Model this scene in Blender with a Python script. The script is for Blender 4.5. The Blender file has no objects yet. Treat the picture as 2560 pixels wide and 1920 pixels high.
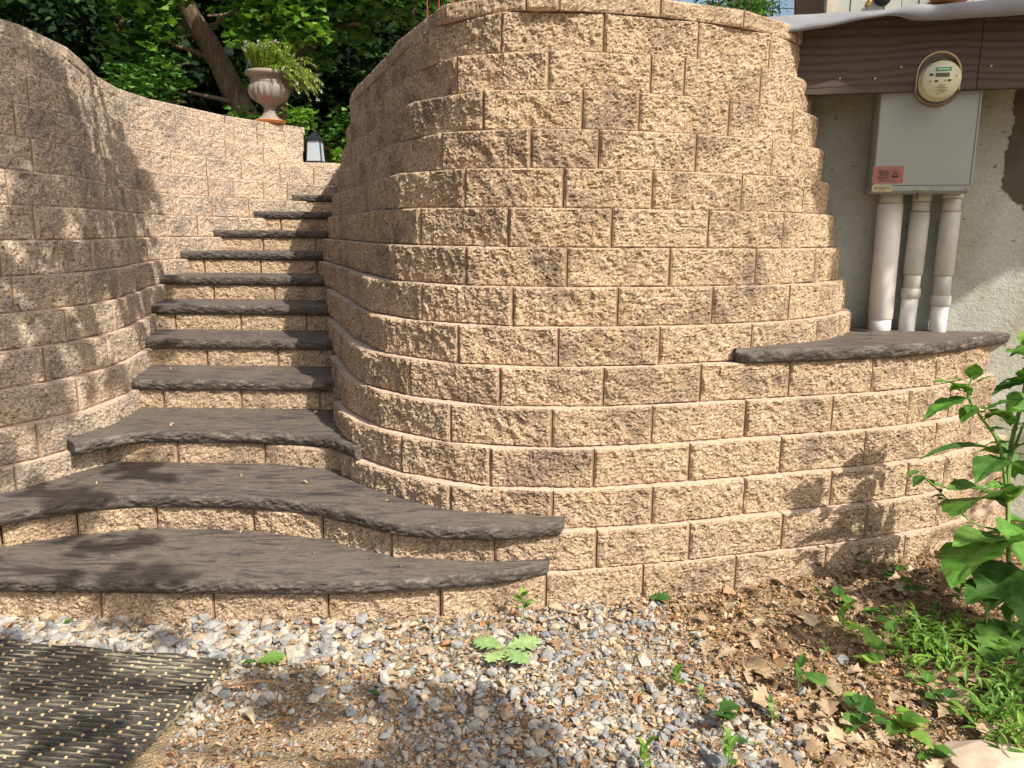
import bpy, math, random
import numpy as np
from mathutils import Matrix, Vector
rad = math.radians
random.seed(7); RNG = np.random.default_rng(11)
SC = bpy.context.scene; COL = SC.collection

# ---------------- camera ----------------
FPX, H = 1950.0, 1.422
_p = math.atan((960-582)/FPX); _r = math.atan(.0103)
_F = np.array([0, math.cos(_p), -math.sin(_p)]); _R0 = np.array([1., 0, 0]); _U0 = np.cross(_R0, _F)
_R = math.cos(_r)*_R0+math.sin(_r)*_U0; _U = -math.sin(_r)*_R0+math.cos(_r)*_U0
cd = bpy.data.cameras.new('camera'); cam = bpy.data.objects.new('camera', cd); COL.objects.link(cam)
cd.sensor_width = 36; cd.lens = FPX/2560*36; cd.clip_start = .05; cd.clip_end = 500
cam.matrix_world = Matrix(((_R[0], _U[0], -_F[0], 0), (_R[1], _U[1], -_F[1], 0), (_R[2], _U[2], -_F[2], H), (0, 0, 0, 1)))
SC.camera = cam
def at_z(x, y, z):                       # measuring aid: where a sight line meets a height
    d = _F*FPX+_R*(x-1280)-_U*(y-960); t = (z-H)/d[2]; return (d[0]*t, d[1]*t)
def at_y(x, y, Y):
    d = _F*FPX+_R*(x-1280)-_U*(y-960); t = Y/d[1]; return np.array([d[0]*t, Y, H+d[2]*t])
def projx(X, Y, Z):
    p = np.stack([X, Y, Z-H+0*X], -1); return 1280+FPX*(p@_R)/(p@_F)

# ---------------- light ----------------
SUN_EL, SUN_AZ = 47.0, 44.0              # azimuth: degrees right of straight behind the camera
S = np.array([math.sin(rad(SUN_AZ)), -math.cos(rad(SUN_AZ)), math.tan(rad(SUN_EL))]); S /= np.linalg.norm(S)
w = bpy.data.worlds.new('World'); SC.world = w; w.use_nodes = True
nt = w.node_tree; bg = nt.nodes['Background']; sk = nt.nodes.new('ShaderNodeTexSky')
sk.sky_type = 'NISHITA'; sk.sun_disc = False; sk.sun_elevation = rad(SUN_EL); sk.sun_rotation = rad(180-SUN_AZ)
sk.dust_density = 5; sk.air_density = 1.2
nt.links.new(sk.outputs[0], bg.inputs[0]); bg.inputs[1].default_value = .13
sl = bpy.data.lights.new('sun', 'SUN'); sl.energy = 5.0; sl.angle = rad(.53); sl.color = (1, .93, .82)
so = bpy.data.objects.new('sun', sl); COL.objects.link(so)
so.rotation_euler = Vector(S).to_track_quat('Z', 'Y').to_euler()
SC.view_settings.view_transform = 'Standard'; SC.view_settings.look = 'None'
SC.view_settings.exposure = .42; SC.view_settings.gamma = 1

# ---------------- helpers ----------------
def tag(o, label=None, cat=None, group=None, kind=None):
    if label: o['label'] = label
    if cat: o['category'] = cat
    if group: o['group'] = group
    if kind: o['kind'] = kind
    return o
def empty(name, loc=(0, 0, 0), label=None, cat=None, group=None):
    o = bpy.data.objects.new(name, None); COL.objects.link(o); o.location = loc; o.empty_display_size = .1
    return tag(o, label, cat, group)
def obj(name, V, F, mat, parent=None, smooth=False, attrs=None, org=None):
    """V (n,3); F: array of quads/tris or list of such arrays / ngons."""
    V = np.asarray(V, dtype=np.float64).reshape(-1, 3)
    if org is None: org = (0, 0, 0)
    V = V-np.array(org)
    if isinstance(F, np.ndarray): F = [F]
    loops = []; starts = []; tot = 0
    for f in F:
        f = np.asarray(f)
        if f.ndim == 1: f = f[None, :]
        if f.size == 0: continue
        k = f.shape[1]; loops.append(f.reshape(-1)); starts.append(tot+np.arange(len(f))*k); tot += f.size
    L = np.concatenate(loops); ST = np.concatenate(starts)
    me = bpy.data.meshes.new(name); me.vertices.add(len(V)); me.vertices.foreach_set('co', V.ravel().astype(np.float32))
    me.loops.add(len(L)); me.loops.foreach_set('vertex_index', L.astype(np.int32))
    me.polygons.add(len(ST)); me.polygons.foreach_set('loop_start', ST.astype(np.int32))
    me.update(calc_edges=True); me.validate()
    me.polygons.foreach_set('use_smooth', np.full(len(me.polygons), smooth))
    if attrs:
        for k_, a in attrs.items():
            a = np.asarray(a, dtype=np.float32)
            if a.ndim == 1:
                at = me.attributes.new(k_, 'FLOAT', 'POINT'); at.data.foreach_set('value', a)
            else:
                at = me.attributes.new(k_, 'FLOAT_COLOR', 'POINT')
                at.data.foreach_set('color', np.concatenate([a, np.ones((len(a), 1), np.float32)], 1).ravel())
    if mat: me.materials.append(mat)
    o = bpy.data.objects.new(name, me); COL.objects.link(o)
    if parent:
        o.parent = parent
        pl = np.array(parent.location) if parent.parent is None else np.array(parent.location)+np.array(parent.parent.location)
        o.location = np.array(org)-pl
    else: o.location = org
    return o
class MB:
    def __init__(s): s.V = []; s.F = {}; s.n = 0; s.A = []
    def add(s, V, F, a=None):
        V = np.asarray(V, float).reshape(-1, 3)
        for f in (F if isinstance(F, list) else [F]):
            f = np.asarray(f)
            if f.ndim == 1: f = f[None, :]
            if f.size: s.F.setdefault(f.shape[1], []).append(f+s.n)
        s.V.append(V); s.n += len(V); s.A.append(np.full(len(V), random.random()) if a is None else (np.full(len(V), a) if np.isscalar(a) else a))
        return s
    def build(s, name, mat, parent=None, smooth=False, org=None):
        o = obj(name, np.concatenate(s.V), [np.concatenate(v) for v in s.F.values()], mat, parent, smooth, {'rnd': np.concatenate(s.A)}, org); return o
CUBE = np.array([[0, 3, 2, 1], [4, 5, 6, 7], [0, 1, 5, 4], [1, 2, 6, 5], [2, 3, 7, 6], [3, 0, 4, 7]])
def frame_box(o, ax, ay, az, a=None, bev=0, mb=None):
    """box from corner o spanned by vectors; small chamfer on all edges"""
    mb = mb or MB(); o, ax, ay, az = [np.array(v, float) for v in (o, ax, ay, az)]
    if bev <= 0:
        V = [o, o+ax, o+ax+ay, o+ay, o+az, o+ax+az, o+ax+ay+az, o+ay+az]; mb.add(V, CUBE, a); return mb
    lx, ly, lz = [np.linalg.norm(v) for v in (ax, ay, az)]
    import bmesh
    bm = bmesh.new(); vs = [bm.verts.new(v) for v in [o, o+ax, o+ax+ay, o+ay, o+az, o+ax+az, o+ax+ay+az, o+ay+az]]
    for f in CUBE: bm.faces.new([vs[i] for i in f])
    bmesh.ops.bevel(bm, geom=bm.edges[:], offset=min(bev, .45*min(lx, ly, lz)), segments=2, affect='EDGES', profile=.5)
    bm.verts.index_update(); V = [tuple(v.co) for v in bm.verts]; Fs = [np.array([v.index for v in f.verts]) for f in bm.faces]; bm.free()
    mb.add(V, Fs, a); return mb
def tube(P, r, n=8, mb=None, a=None, caps=True):
    mb = mb or MB(); P = np.array(P, float); r = np.full(len(P), r) if np.isscalar(r) else np.array(r)
    T = np.gradient(P, axis=0); T /= np.linalg.norm(T, axis=1)[:, None]+1e-9
    up = np.array([0, 0, 1.]) if abs(T[0][2]) < .9 else np.array([1., 0, 0]); V = []
    for i in range(len(P)):
        s = np.cross(T[i], up); s /= np.linalg.norm(s); up = np.cross(s, T[i])
        for k in range(n):
            t = 2*math.pi*k/n; V.append(P[i]+r[i]*(math.cos(t)*s+math.sin(t)*up))
    F = [[i*n+k, i*n+(k+1) % n, (i+1)*n+(k+1) % n, (i+1)*n+k] for i in range(len(P)-1) for k in range(n)]
    Fl = [np.array(F)]
    if caps: Fl += [np.arange(n)[::-1], np.arange(n)+(len(P)-1)*n]
    mb.add(V, Fl, a); return mb
def lathe(prof, c=(0, 0, 0), n=40, flute=None, mb=None, a=None):
    mb = mb or MB(); V = []
    for i, (r, z) in enumerate(prof):
        for k in range(n):
            t = 2*math.pi*k/n; q = r*(1+(flute(i, t) if flute else 0)); V.append((c[0]+q*math.cos(t), c[1]+q*math.sin(t), c[2]+z))
    F = np.array([[i*n+k, i*n+(k+1) % n, (i+1)*n+(k+1) % n, (i+1)*n+k] for i in range(len(prof)-1) for k in range(n)])
    mb.add(V, [F], a); return mb
# --- noise ---
def _hash(i, j, k, seed):
    h = (i*374761393+j*668265263+k*2147483647+seed*974634777) & 0xffffffff
    h = ((h ^ (h >> 13))*1274126177) & 0xffffffff; h = (h ^ (h >> 16)); h = (h*2246822519) & 0xffffffff
    return ((h ^ (h >> 15)) & 0xffff)/65535.0
def vnoise(P, sc, seed=0):
    a1, a2 = .7+seed*1.3, .4+seed*.9; c1, s1, c2, s2 = math.cos(a1), math.sin(a1), math.cos(a2), math.sin(a2)
    Q = (np.asarray(P)@(np.array([[c1, -s1, 0], [s1, c1, 0], [0, 0, 1]])@np.array([[c2, 0, s2], [0, 1, 0], [-s2, 0, c2]])@np.array([[1, 0, 0], [0, .707, -.707], [0, .707, .707]])))*sc; I = np.floor(Q).astype(np.int64); f = Q-I; f = f*f*(3-2*f); r = 0
    for a in (0, 1):
        for b in (0, 1):
            for c in (0, 1):
                wgt = (f[..., 0] if a else 1-f[..., 0])*(f[..., 1] if b else 1-f[..., 1])*(f[..., 2] if c else 1-f[..., 2])
                r = r+wgt*_hash(I[..., 0]+a, I[..., 1]+b, I[..., 2]+c, seed)
    return r*2-1
# --- materials ---
class NT:
    def __init__(s, name):
        s.m = bpy.data.materials.new(name); s.m.use_nodes = True; s.t = s.m.node_tree; s.b = s.t.nodes['Principled BSDF']
        s.g = s.t.nodes.new('ShaderNodeTexCoord')
    def L(s, a, b): s.t.links.new(a, b)
    def map(s, sc=(1, 1, 1), rot=(0, 0, 0)):
        m = s.t.nodes.new('ShaderNodeMapping'); m.inputs['Scale'].default_value = sc; m.inputs['Rotation'].default_value = rot
        s.L(s.g.outputs['Object'], m.inputs[0]); return m.outputs[0]
    def noise(s, scale, det=4, rough=.6, vec=None, dist=0):
        n = s.t.nodes.new('ShaderNodeTexNoise'); n.inputs['Scale'].default_value = scale; n.inputs['Detail'].default_value = det
        n.inputs['Roughness'].default_value = rough; n.inputs['Distortion'].default_value = dist
        s.L(vec if vec is not None else s.g.outputs['Object'], n.inputs['Vector']); return n.outputs[0]
    def vor(s, scale, feat='F1', out='Distance', vec=None):
        n = s.t.nodes.new('ShaderNodeTexVoronoi'); n.feature = feat; n.inputs['Scale'].default_value = scale
        s.L(vec if vec is not None else s.g.outputs['Object'], n.inputs['Vector']); return n.outputs[out]
    def ramp(s, v, stops, interp='LINEAR'):
        r = s.t.nodes.new('ShaderNodeValToRGB'); r.color_ramp.interpolation = interp; e = r.color_ramp.elements
        while len(e) < len(stops): e.new(.5)
        for i, (p, c) in enumerate(stops):
            e[i].position = p; c = (c, c, c) if np.isscalar(c) else c; e[i].color = (*c, 1)
        s.L(v, r.inputs[0]); return r.outputs[0]
    def mix(s, f, a, b, mode='MIX'):
        n = s.t.nodes.new('ShaderNodeMix'); n.data_type = 'RGBA'; n.blend_type = mode
        for v, k in ((f, 0), (a, 6), (b, 7)):
            if isinstance(v, (int, float)): n.inputs[k].default_value = v if k == 0 else (v, v, v, 1)
            elif isinstance(v, tuple): n.inputs[k].default_value = (*v, 1)
            else: s.L(v, n.inputs[k])
        return n.outputs[2]
    def math(s, op, a, b=0):
        n = s.t.nodes.new('ShaderNodeMath'); n.operation = op
        for i, v in enumerate((a, b)):
            if isinstance(v, (int, float)): n.inputs[i].default_value = v
            else: s.L(v, n.inputs[i])
        return n.outputs[0]
    def attr(s, name='rnd', out='Fac'):
        n = s.t.nodes.new('ShaderNodeAttribute'); n.attribute_name = name; return n.outputs[out]
    def bump(s, h, strength=.5, dist=.01):
        n = s.t.nodes.new('ShaderNodeBump'); n.inputs['Strength'].default_value = strength; n.inputs['Distance'].default_value = dist
        s.L(h, n.inputs['Height']); s.L(n.outputs[0], s.b.inputs['Normal'])
    def fin(s, col, rough=.9, spec=.2, metal=0):
        if isinstance(col, tuple): s.b.inputs['Base Color'].default_value = (*col, 1)
        else: s.L(col, s.b.inputs['Base Color'])
        s.b.inputs['Roughness'].default_value = rough; s.b.inputs['Specular IOR Level'].default_value = spec; s.b.inputs['Metallic'].default_value = metal
        return s.m
def simple(name, col, rough=.6, spec=.3, metal=0, var=.15, sc=30, bump=0):
    t = NT(name); n = t.noise(sc); c = t.mix(1.0, col, t.ramp(n, [(.3, 1-var), (.7, 1+var)]), 'MULTIPLY')
    if bump: t.bump(n, bump, .003)
    return t.fin(c, rough, spec, metal)
def stone_mat(name, A, B, D, amt=0.0):
    """split-face concrete: A pale tan, B brown, D dark purple brown"""
    t = NT(name); r = t.attr()
    big = t.noise(4.5, 3, .6, dist=.6)
    v = t.math('ADD', big, t.math('MULTIPLY', t.math('SUBTRACT', r, .5), .10))
    v = t.math('ADD', v, amt)
    col = t.ramp(v, [(.34, A), (.50, tuple((np.array(A)*.75+np.array(B)*.25))), (.60, B), (.74, D)])
    warm = t.noise(11, 3); col = t.mix(t.ramp(warm, [(.5, 0.), (.75, .35)]), col, (.46, .29, .15))
    dg = t.map((1, 1, 1), (.5, .7, .4)); dg2 = t.t.nodes.new('ShaderNodeMapping'); dg2.inputs['Scale'].default_value = (1, 1, 2.1); t.L(dg, dg2.inputs[0])
    sp = t.noise(75, 6, .8, dg2.outputs[0], .3); col = t.mix(.9, col, t.ramp(sp, [(.36, .12), (.46, .75), (.54, 1.08), (.66, 1.85)]), 'MULTIPLY')  # speckle; its dark end also carries crevice shade
    sp2 = t.noise(260, 3, .7); col = t.mix(.8, col, t.ramp(sp2, [(.32, .45), (.5, 1.), (.70, 1.55)]), 'MULTIPLY')
    pit = t.noise(42, 3, .6, dg2.outputs[0]); col = t.mix(t.ramp(pit, [(.30, .9), (.39, 0.)]), col, (.07, .042, .024))  # dark spots: shade of small pits put into the colour
    vv = t.vor(75); col = t.mix(t.ramp(vv, [(.06, .75), (.11, 0.)]), col, (.72, .68, .62))
    t.bump(t.math('ADD', sp, t.math('MULTIPLY', sp2, .5)), 1.0, .009)
    return t.fin(col, .93, .15)
M = {}
M['stone'] = stone_mat('split_face_stone', (.565, .425, .293), (.385, .285, .198), (.26, .195, .16), -.02)
M['stone_grey'] = stone_mat('split_face_stone_grey', (.57, .46, .355), (.42, .345, .28), (.29, .245, .215), -.01)
M['ledge'] = simple('smooth_block_side', (.49, .37, .285), .9, .15, sc=60, var=.18, bump=.3)
M['stone_core'] = simple('joint_stone', (.27, .175, .105), .95, .1, sc=40)
def slab_mat():
    t = NT('dark_slab'); n = t.noise(5, 6, .7, t.map((.8, 4.2, 3), (0, 0, .45)), 1.6)
    c = t.ramp(n, [(.34, (.036, .030, .033)), (.45, (.074, .062, .058)), (.55, (.14, .115, .09)), (.66, (.062, .055, .060))])
    f = t.noise(60, 5, .7); c = t.mix(.6, c, t.ramp(f, [(.3, .6), (.5, 1.), (.72, 1.5)]), 'MULTIPLY'); wr = t.noise(2.3, 4, .6); c = t.mix(t.ramp(wr, [(.5, 0.), (.75, .4)]), c, (.17, .15, .12))
    g = t.noise(230, 2); c = t.mix(t.ramp(g, [(.68, 0.), (.76, .35)]), c, (.5, .47, .42))
    t.bump(t.math('ADD', t.math('MULTIPLY', n, 1.5), f), .35, .008); return t.fin(c, .62, .35)
M['slab'] = slab_mat()
def slab_edge():
    t = NT('dark_slab_edge'); n = t.noise(14, 5, .7, t.map((1, 1, 2.5)))
    c = t.ramp(n, [(.3, (.035, .03, .026)), (.5, (.085, .073, .062)), (.66, (.16, .14, .12)), (.8, (.26, .235, .21))])
    f = t.noise(120, 4, .7); c = t.mix(.8, c, t.ramp(f, [(.3, .5), (.5, 1.), (.7, 1.5)]), 'MULTIPLY')
    t.bump(f, .6, .006); return t.fin(c, .8, .25)
M['slab_edge'] = slab_edge()
def dirt_mat():
    t = NT('dirt'); a = t.noise(3, 4); b = t.noise(90, 5, .75); v = t.vor(150)
    c = t.ramp(a, [(.35, (.38, .29, .18)), (.6, (.30, .22, .135)), (.75, (.44, .35, .23))])
    c = t.mix(.9, c, t.ramp(b, [(.3, .4), (.5, 1.), (.7, 1.7)]), 'MULTIPLY')
    c = t.mix(t.ramp(v, [(.1, .5), (.2, 0.)]), c, (.55, .48, .38))
    t.bump(t.math('ADD', b, v), .9, .01); return t.fin(c, .95, .1)
M['dirt'] = dirt_mat()
def attr_col(name, stops, rough=.8, spec=.25, var=60, interp='LINEAR', amp=.35, trans=0, bump=.3):
    t = NT(name); c = t.ramp(t.attr(), stops, interp); n = t.noise(var, 4, .65)
    c = t.mix(1., c, t.ramp(n, [(.3, 1-amp), (.7, 1+amp)]), 'MULTIPLY')
    if trans:
        yl = t.noise(9, 3); c = t.mix(t.ramp(yl, [(.58, 0.), (.75, .35)]), c, t.mix(1., c, (1.7, 1.35, .7), 'MULTIPLY'))
    if bump: t.bump(n, bump, .002)
    t.fin(c, rough, spec)
    if trans:
        tr = t.t.nodes.new('ShaderNodeBsdfTranslucent'); ms = t.t.nodes.new('ShaderNodeMixShader'); ms.inputs[0].default_value = trans
        hs = t.mix(1., c, (1.1, 1.25, .45), 'MULTIPLY')
        t.L(hs, tr.inputs[0]); t.L(t.b.outputs[0], ms.inputs[1]); t.L(tr.outputs[0], ms.inputs[2])
        t.L(ms.outputs[0], t.t.nodes['Material Output'].inputs[0])
    return t.m
M['gravel'] = attr_col('gravel_stone', [(0, (.13, .135, .14)), (.22, (.21, .215, .215)), (.42, (.27, .265, .25)), (.64, (.385, .36, .31)), (.85, (.35, .27, .17)), (1, (.18, .18, .185))], .8, .3, 90, amp=.3)
M['litter'] = attr_col('dry_leaf', [(0, (.10, .06, .035)), (.3, (.22, .14, .08)), (.55, (.33, .235, .145)), (.8, (.46, .36, .25)), (1, (.36, .18, .08))], .75, .25, 45, trans=.15)
M['chips'] = attr_col('leaf_crumbs', [(0, (.12, .065, .035)), (.5, (.30, .165, .08)), (1, (.5, .34, .2))], .9, .1)
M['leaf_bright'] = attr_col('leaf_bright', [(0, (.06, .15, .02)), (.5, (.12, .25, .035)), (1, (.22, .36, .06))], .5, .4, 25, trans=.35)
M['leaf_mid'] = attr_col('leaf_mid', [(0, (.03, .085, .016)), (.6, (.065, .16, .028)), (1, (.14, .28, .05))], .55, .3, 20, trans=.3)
M['leaf_shaded'] = attr_col('leaf_shaded', [(0, (.004, .011, .004)), (.7, (.010, .026, .007)), (1, (.045, .10, .02))], .7, .15, 20, trans=.2)  # shade of the wood put into a near-black leaf colour
M['leaf_pale'] = attr_col('leaf_pale_underside', [(0, (.20, .33, .12)), (1, (.30, .42, .17))], .6, .3, 30, trans=.1)
M['stem'] = simple('green_stem', (.16, .26, .06), .5, .4)
M['stem_red'] = simple('red_stem', (.22, .07, .06), .5, .4)
M['twig'] = simple('twig_wood', (.20, .12, .07), .85, .2)
M['bark'] = None
def bark_mat():
    t = NT('bark'); n = t.noise(14, 5, .7, t.map((3, 3, .5))); c = t.ramp(n, [(.3, (.06, .045, .03)), (.55, (.15, .11, .075)), (.75, (.24, .19, .13))])
    t.bump(n, .9, .03); return t.fin(c, .9, .15)
M['bark'] = bark_mat()

# ---------------- curves ----------------
def spline(P, n=24):
    P = np.array(P, float); P = np.vstack([2*P[0]-P[1], P, 2*P[-1]-P[-2]]); out = []
    for i in range(1, len(P)-2):
        t = np.linspace(0, 1, n, endpoint=False)[:, None]; a, b, c, d = P[i-1], P[i], P[i+1], P[i+2]
        out.append(.5*((2*b)+(-a+c)*t+(2*a-5*b+4*c-d)*t**2+(-a+3*b-3*c+d)*t**3))
    out.append(P[-2:-1]); return np.vstack(out)
def arclen(P): return np.concatenate([[0], np.cumsum(np.linalg.norm(np.diff(P, axis=0), axis=1))])
def resample(P, ds):
    s = arclen(P); n = max(2, int(round(s[-1]/ds))+1); q = np.linspace(0, s[-1], n)
    return np.stack([np.interp(q, s, P[:, i]) for i in range(P.shape[1])], 1)
def normals(P):           # left-hand normal of travel direction
    T = np.gradient(P, axis=0); T /= np.linalg.norm(T, axis=1)[:, None]+1e-9; return np.stack([-T[:, 1], T[:, 0]], 1)
def offset(P, d): return P+normals(P)*d
C = .152; BAT = .037
LOWBASE = spline([(-1.9, 7.6), (-1.74, 6.6), (-1.56, 5.6), (-1.28, 4.8), (-1.08, 4.25), (-.93, 3.8), (-.77, 3.38), (-.56, 3.12), (-.24, 2.9), (.16, 2.84), (.56, 2.91), (.95, 3.03), (1.35, 3.14), (1.73, 3.27), (2.05, 3.44), (2.39, 3.71), (2.6, 3.9)])
HIGHBASE = spline([(-1.9, 7.6), (-1.74, 6.6), (-1.56, 5.6), (-1.28, 4.8), (-1.08, 4.25), (-.93, 3.8), (-.77, 3.38), (-.56, 3.12), (-.24, 2.9), (.16, 2.84), (.56, 2.91), (.95, 3.03), (1.32, 3.22), (1.6, 3.48), (1.78, 3.75), (1.9, 4.15), (1.95, 4.6)])
COURSE2 = spline([(-2.9, 2.2), (-2.3, 2.52), (-1.97, 2.86), (-1.8, 2.96), (-1.5, 3.06), (-.93, 3.03), (-.65, 2.91), (-.41, 2.785), (-.11, 2.755), (.16, 2.80), (.56, 2.875), (.95, 2.99), (1.35, 3.10), (1.73, 3.24), (2.05, 3.4), (2.39, 3.67), (2.6, 3.87)])
COURSE1 = spline([(-3.2, 2.61), (-2, 2.6), (-1.09, 2.6), (-.53, 2.61), (-.15, 2.675), (.14, 2.765), (.52, 2.86), (.95, 2.965), (1.33, 3.07), (1.73, 3.2), (2.05, 3.36), (2.39, 3.64), (2.6, 3.83)])
def tower_curve(k):
    if k <= 1: return COURSE1
    if k == 2: return COURSE2
    return offset(LOWBASE if k <= 6 else HIGHBASE, BAT*(k-3))
LB = spline([(-2.9, 2.3), (-2.35, 2.72), (-2.06, 3.06), (-1.88, 3.42), (-1.88, 3.85), (-2.0, 4.4), (-2.13, 4.95), (-2.13, 5.5), (-1.78, 6.2), (-.95, 6.88), (-.5, 7.3)])
LC = spline([(-3.1, 2.7), (-2.65, 3.1), (-2.42, 3.45), (-2.34, 3.78), (-2.30, 4.05), (-2.40, 4.5), (-2.63, 5.2), (-2.68, 5.8), (-2.53, 6.33), (-2.35, 6.85), (-1.93, 7.45)])
LEXT = np.array([(-1.65, 7.55), (-1.2, 7.62), (-.5, 7.66)])
def left_curve(k, ext=False):
    t = (k-3)/12.4; P = LB*(1-t)+LC*t
    if ext: P = np.vstack([P, P[-1]+np.array([(.35, .12), (.8, .2), (1.4, .25)])])
    return P[::-1]                 # travel toward camera so that left-hand normal points into the bank? fixed by sign below

def block(mb, p0, p1, z0, z1, n, res=.007, depth=.13, gap=.0028, rnd=None, rough=1.0, edge=None):
    """one split-face block; p0->p1 plan ends of the face, n = unit plan vector INTO the wall"""
    p0, p1 = np.array(p0, float), np.array(p1, float); d = p1-p0; Lh = np.linalg.norm(d)
    if Lh < .02: return
    d /= Lh; g = min(gap, Lh*.1); nu = max(3, int(Lh/res)); nv = max(3, int((z1-z0)/res))
    st = .006 if Lh > .12 else 0; u = np.linspace(g, Lh-g-st, nu+1); v = np.linspace(z0+.001, z1-.001, nv+1); Uu, Vv = np.meshgrid(u, v, indexing='ij')
    X = p0[0]+d[0]*Uu; Y = p0[1]+d[1]*Uu; P = np.stack([X, Y, Vv], -1); off = random.random()*50
    Q = P+off
    e = np.minimum(np.minimum(Uu-g, Lh-g-st-Uu)/.007, np.minimum(Vv-z0, z1-Vv)/.007); e = np.clip(e, 0, 1)
    nz = .0062*vnoise(Q, 10, 1)+.0055*(1-2*np.abs(vnoise(Q, 24, 2)))+.0042*vnoise(Q, 55, 3)+.0050*(1-2*np.abs(vnoise(Q*np.array([1, 1, 1.5]), 85, 4)))+.0028*vnoise(Q, 160, 7)
    disp = rough*(e*(.004+nz)+(1-e)*(.0012*vnoise(Q, 60, 3)))
    P[..., 0] -= n[0]*disp; P[..., 1] -= n[1]*disp
    jit = .0014*vnoise(Q, 70, 5)*(1-e)
    P[..., 2] += jit
    nP = nu+1; mP = nv+1; V = P.reshape(-1, 3); idx = np.arange(nP*mP).reshape(nP, mP)
    F = np.stack([idx[:-1, :-1], idx[1:, :-1], idx[1:, 1:], idx[:-1, 1:]], -1).reshape(-1, 4)
    ring = np.concatenate([idx[:, 0], idx[-1, 1:], idx[::-1, -1][1:], idx[0, ::-1][1:-1]])
    R1 = V[ring].copy(); base = np.array([p0[0], p0[1], 0])
    # flatten the ring onto the block's body, then run it back
    R1[:, 0] += n[0]*depth; R1[:, 1] += n[1]*depth; cx = (p0+p1)/2
    R1[:, :2] = cx+(R1[:, :2]-cx)
    i0 = len(V); m = len(ring); V = np.vstack([V, R1]); a = np.arange(m); b = (a+1) % m
    F2 = np.stack([ring[b], ring[a], i0+a, i0+b], -1)
    rv = random.random() if rnd is None else rnd
    mb.add(V, [F], rv); F2 = F2+(mb.n-len(V)); mb.smooth.append(F2)
    if st:
        a_ = p0+d*(Lh-g-st-.002)+n*.003; mb.add([(*a_, z0+.001), (*(a_+d*(st+.002)), z0+.001), (*(a_+d*(st+.002)), z1-.001), (*a_, z1-.001), (*(a_+n*depth+d*(st+.002)), z0+.001), (*(a_+n*depth+d*(st+.002)), z1-.001), (*(a_+n*depth), z1-.001)], np.zeros((0, 4), int), rv)
        b_ = mb.n-7; mb.strip.append(np.array([[0, 1, 2, 3], [1, 4, 5, 2]])+b_); mb.smooth.append(np.array([[3, 2, 5, 6]])+b_)
def course(name, P, z0, z1, breaks, mat, parent, sgn=1, res=.007, depth=.13, rough=1.0, core=True, label=None, ledge=None):
    """P: dense plan path; breaks: arclengths of joints; sgn: into-wall normal = sgn*left normal"""
    s = arclen(P); bx = np.interp(breaks, s, P[:, 0]); by = np.interp(breaks, s, P[:, 1]); mb = MB(); mb.smooth = []; mb.strip = []
    for i in range(len(breaks)-1):
        p0, p1 = np.array([bx[i], by[i]]), np.array([bx[i+1], by[i+1]]); d = p1-p0; L_ = np.linalg.norm(d)
        if L_ < .02: continue
        d /= L_; n = sgn*np.array([-d[1], d[0]]); j = random.uniform(-.002, .002)
        block(mb, p0+n*j, p1+n*j, z0, z1, n, res, depth, rough=rough)
    ns = sum(len(q) for q in mb.smooth); sm = np.concatenate(mb.smooth+mb.strip); nf = sum(len(f) for v in mb.F.values() for f in v); mb.F.setdefault(4, []).append(sm)
    o = mb.build(name, mat, parent); o.data.materials.append(ledge or M['ledge']); o.data.materials.append(M['stone_core'])
    if len(o.data.polygons) == nf+len(sm):
        mi = np.zeros(nf+len(sm), np.int32); mi[nf:nf+ns] = 1; mi[nf+ns:] = 2; o.data.polygons.foreach_set('material_index', mi)
    else: print('polys dropped', name)
    if core:
        q = np.stack([bx, by], 1); N = normals(q)*sgn; q2 = q+N*(depth*.6); n_ = len(q2)
        V = np.vstack([np.c_[q2, np.full(n_, z0+.002)], np.c_[q2, np.full(n_, z1-.004)], np.c_[q2+N*.16, np.full(n_, z1-.004)]])
        a = np.arange(n_-1); F = np.vstack([np.stack([a, a+1, a+1+n_, a+n_], -1), np.stack([a+n_, a+1+n_, a+1+2*n_, a+2*n_], -1)])
        # merge core into the same part
        me = o.data; nv = len(me.vertices)
        oc = obj('c', V, F, M['stone_core']); import bmesh
        bm = bmesh.new(); bm.from_mesh(me); k0 = len(bm.faces); bm.from_mesh(oc.data); bm.faces.ensure_lookup_table()
        for f in bm.faces[k0:]: f.material_index = 2
        bm.to_mesh(me); bm.free(); bpy.data.objects.remove(oc)
    if label: o['label'] = label
    return o
def px_breaks(P, z, px, smin_step=.2):
    s = arclen(P); X = projx(P[:, 0], P[:, 1], np.full(len(P), z)); out = []
    for x in px:
        c = np.where((X[:-1] < x) & (X[1:] >= x) & (P[:-1, 1] > .5))[0]
        if len(c): i = c[-1]; out.append(s[i]+(s[i+1]-s[i])*(x-X[i])/(X[i+1]-X[i]))
    return sorted(out), s[-1]
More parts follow.
